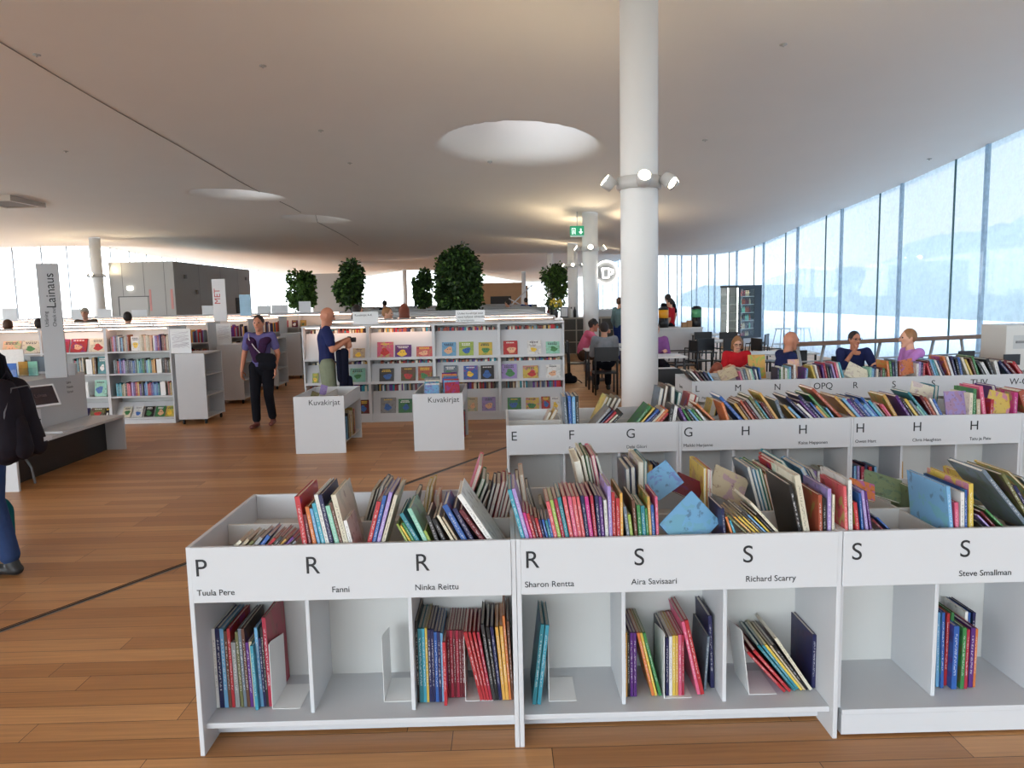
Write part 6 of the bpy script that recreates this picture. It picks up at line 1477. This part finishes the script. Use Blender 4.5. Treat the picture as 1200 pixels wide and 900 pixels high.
# ---------------------------------------------------------------- far end: grey rooms, trees, wooden wall, far shelves
GW1 = mat('room_panel_light_grey', (.46, .45, .43), .55, vary=.02, bscale=2); GW2 = mat('room_panel_dark_grey', (.40, .38, .35), .55, vary=.03, bscale=2); SEAM = mat('panel_seam', (.10, .10, .10), .7, vary=0)
t = thing('grey_room_box', 'flat-roofed grey panelled room standing among the left-hand shelves', 'room', (-13.75, 26.7, 0)); RWd, RD, RH = 2.25, 8.0, 3.27
box('room_front', GW1, 0, RWd, 0, .1, 0, RH, t); box('room_side', GW2, RWd - .1, RWd, .1005, RD, 0, RH, t); box('room_side', GW2, 0, .1, .1005, RD, 0, RH, t); box('room_rear', GW2, .1, RWd - .1, RD - .1, RD, 0, RH, t); box('roof_slab', GW2, .1005, RWd - .1005, .1005, RD - .1005, RH - .1, RH - .01, t)
mb = MB()
for q in (.45, 1.2, 1.92): mb.box(q - .006, q + .006, -.003, -.0005, 0, RH)
for q in (2.2, 4.4, 6.4): mb.box(RWd + .0005, RWd + .003, q - .006, q + .006, 0, RH)
mb.build('panel_seams', SEAM, t)
dd = box('door', mat('room_door', (.52, .51, .49), .5, vary=.01), .30, 1.30, -.02, -.001, 0, 2.05, t); box('door_frame', SEAM, .27, .2995, -.025, -.0006, 0, 2.08, dd); box('door_frame', SEAM, .2995, 1.33, -.025, -.0006, 2.0505, 2.08, dd)
box('wall_lamp', mat('lamp_white_glow', (1, 1, .95), .4, vary=0, emit=(1, .98, .9), estr=2), .62, .80, -.06, -.001, 2.30, 2.42, t)
def sticker(nm, x0, x1, z0, z1, c): box(nm, c, x0, x1, -.006, -.0008, z0, z1, t)
sticker('notice', 1.35, 1.42, 1.55, 2.3, mat('notice_pale_red', srgb(215, 150, 145), .6, vary=0)); sticker('notice', 2.1, 2.18, 1.6, 2.3, mat('notice_pale_red', srgb(215, 150, 145)))
for q, (yy, zz) in enumerate(((.9, 2.75), (1.9, 2.2), (7.4, 2.85), (7.6, 2.1))): box('wall_device', mat('device_grey', (.22, .21, .2), .5), RWd + .0005, RWd + .06, yy - .08, yy + .08, zz - .07, zz + .07, t)
box('side_doorway', mat('doorway_dark', (.03, .03, .03), .7), RWd + .0005, RWd + .02, 6.0, 6.9, 0, 2.0, t)
t = thing('grey_room_box', 'second grey room far off behind the left-hand trees', 'room', (at(366, 350, 46).x, 46, 0)); box('room_front', GW1, 0, 1.9, 0, .1, 0, 3.45, t); box('room_side', GW2, 1.8, 1.9, .1005, 6, 0, 3.45, t); box('roof_slab', GW2, 0, 1.7995, .1005, 6, 3.3, 3.4, t); box('room_side', GW2, 0, .1, .1005, 6, 0, 3.2995, t)
wx = at(556, 345, 62).x; WD = mat('wood_wall_tan', srgb(176, 140, 104), .6, vary=.12, bscale=1.5)
t = thing('wooden_wall', 'low tan wooden wall far off beyond the large tree', 'wall', (wx, 62, 0)); box('wall_body', WD, 0, 4.4, 0, .4, 0, 2.75, t); box('parapet', WD, .4, 4.2, -.001 + .1, .35, 2.7505, 3.0, t); box('dark_opening', mat('doorway_dark', (.03, .03, .03)), 1.3, 3.0, -.02, -.0005, 0, 1.9, t)
t = thing('stair_railing', 'white sloping stair railing in front of the wooden wall', 'railing', (wx + 2.8, 60.5, 0)); MB().tube([(0, 0, 1.0), (1.9, 0, 2.75)], .05, 8).build('handrail', WHITE, t); MB().tube([(0, 0, 1.7), (1.4, 0, .9)], .05, 8).build('handrail', WHITE, t)
for q in (.05, 1.0, 1.85): MB().tube([(q, 0, 0), (q, 0, 1.0 + .92 * q)], .03, 8).build('baluster', WHITE, t)
# far rows of shelving
for q, (x0, x1, y) in enumerate(((-4.4, 1.4, 24.6), (-5.0, 1.0, 28.2), (-6.0, 1.6, 35.0), (-8, 0.5, 41))):
    low_row(x0, x1, y, f"distant white low bookcase row in the middle of the hall, {ordinal(q + 1)} one from the front", lit=False, fill=(q < 2), group='distant rows of low bookcases')
# trees in planters
LEAF = [mat('leaf_dark_green', srgb(40, 66, 28), .6, vary=.45, bscale=5), mat('leaf_mid_green', srgb(92, 128, 56), .6, vary=.4, bscale=5)]
BARK = mat('bark', srgb(85, 68, 52), .85, vary=.3, bscale=20); POT = mat('planter_white', (.6, .6, .58), .6)
def tree(px0, px1, py0, py1, Y, label, n, mi, blobs, seed):
    xc = at((px0 + px1) / 2, 345, Y).x; top = at(600, py0, Y).z + (0 if True else 0)
    zt = at((px0 + px1) / 2, py0, Y).z; zb = at((px0 + px1) / 2, py1, Y).z; r = (px1 - px0) / 2 * Y / FPX
    t = thing('indoor_tree', label, 'tree', (xc, Y, 0), 0, 'indoor trees in planters'); rr = random.Random(seed)
    MB().tube([(0, 0, 0), (0, 0, .55)], [.38, .45], 20).build('planter', POT, t); MB().tube([(0, 0, .5505), (0, 0, .56)], [.42, .42], 20).build('soil', mat('soil', (.03, .022, .015), .9), t)
    tk = MB(); tk.tube([(0, 0, .5), (.03, .02, zb * .7), (-.02, 0, (zb + zt) / 2), (.02, 0, zt * .92)], [.06, .05, .035, .012], 10); bl = []
    for q in range(blobs):
        u = rr.random(); zz = zb + (zt - zb) * (0.10 + .80 * u); wid = r * (0.34 + .72 * math.sin(PI * min(1, .12 + u * .80)))
        a = rr.uniform(0, 2 * PI); rad = wid * rr.uniform(.25, .72); c = V((rad * math.cos(a), rad * math.sin(a), zz)); bl.append((c, rr.uniform(.30, .56) * r))
        tk.tube([(0, 0, max(zb * .8, zz - .5)), c * .55 + V((0, 0, zz * .45 - .05)), c], [.018, .012, .006], 6)
    tk.build('trunk', BARK, t); lf = MB()
    for q in range(n):
        c, rd = bl[q % len(bl)]; d = V((rr.gauss(0, 1), rr.gauss(0, 1), rr.gauss(-.15, .9))).normalized(); p = c + d * rd * rr.uniform(.45, 1.15); p.z -= rr.random() ** 3 * .5 * r
        ax = (d + V((rr.gauss(0, .5), rr.gauss(0, .5), -.5))).normalized(); sd = ax.cross(V((rr.gauss(0, 1), rr.gauss(0, 1), rr.gauss(0, 1)))).normalized(); L = rr.uniform(.09, .17) * max(.9, r); w_ = L * .36
        lf.add([p, p + ax * L * .5 + sd * w_, p + ax * L, p + ax * L * .5 - sd * w_], [(0, 1, 2, 3)], 1 if rr.random() < mi else 0)
    lf.build('foliage', LEAF, t)
tree(511, 566, 288, 362, 22.6, 'largest indoor tree, dense and dark, in the middle of the hall', 13000, .22, 26, 1)
tree(484, 509, 317, 354, 26.4, 'small round indoor tree close left of the largest tree', 4000, .25, 10, 12)
tree(392, 432, 309, 350, 26.0, 'dense indoor tree left of centre with drooping twigs', 6500, .3, 14, 13)
tree(339, 371, 319, 356, 26.0, 'light green indoor tree farthest left', 4500, .75, 10, 4)
tree(629, 666, 312, 356, 32.0, 'indoor tree behind the far thin pillar near the café', 5500, .55, 12, 15)
# stuff: the remaining spines, too far off to count
if STUFF.v:
    o = STUFF.build('distant_books', STUFF_MATS); tag(o, 'rows of small book spines on the shelves beyond the nearest bays', 'books', 'distant shelved books', 'stuff')

# ---------------------------------------------------------------- labels of the books: colour and place single each one out
groups = {}
for o, c, where, xs, how in BOOKS: groups.setdefault((c, where, o['category']), []).append((xs, o, how))
for (c, where, cat), lst in groups.items():
    lst.sort(key=lambda q: q[0]); cn = CNAME.get(c, c)
    for k, (xs, o, how) in enumerate(lst):
        nm = {'picture book': 'picture book', 'thin_book': 'thin_book', 'display book': 'book', 'book': 'book'}[cat]
        o['label'] = f"{cn} {nm} {how} {where}" if len(lst) == 1 else f"{ordinal(k + 1)} {cn} {nm} from left {where}"
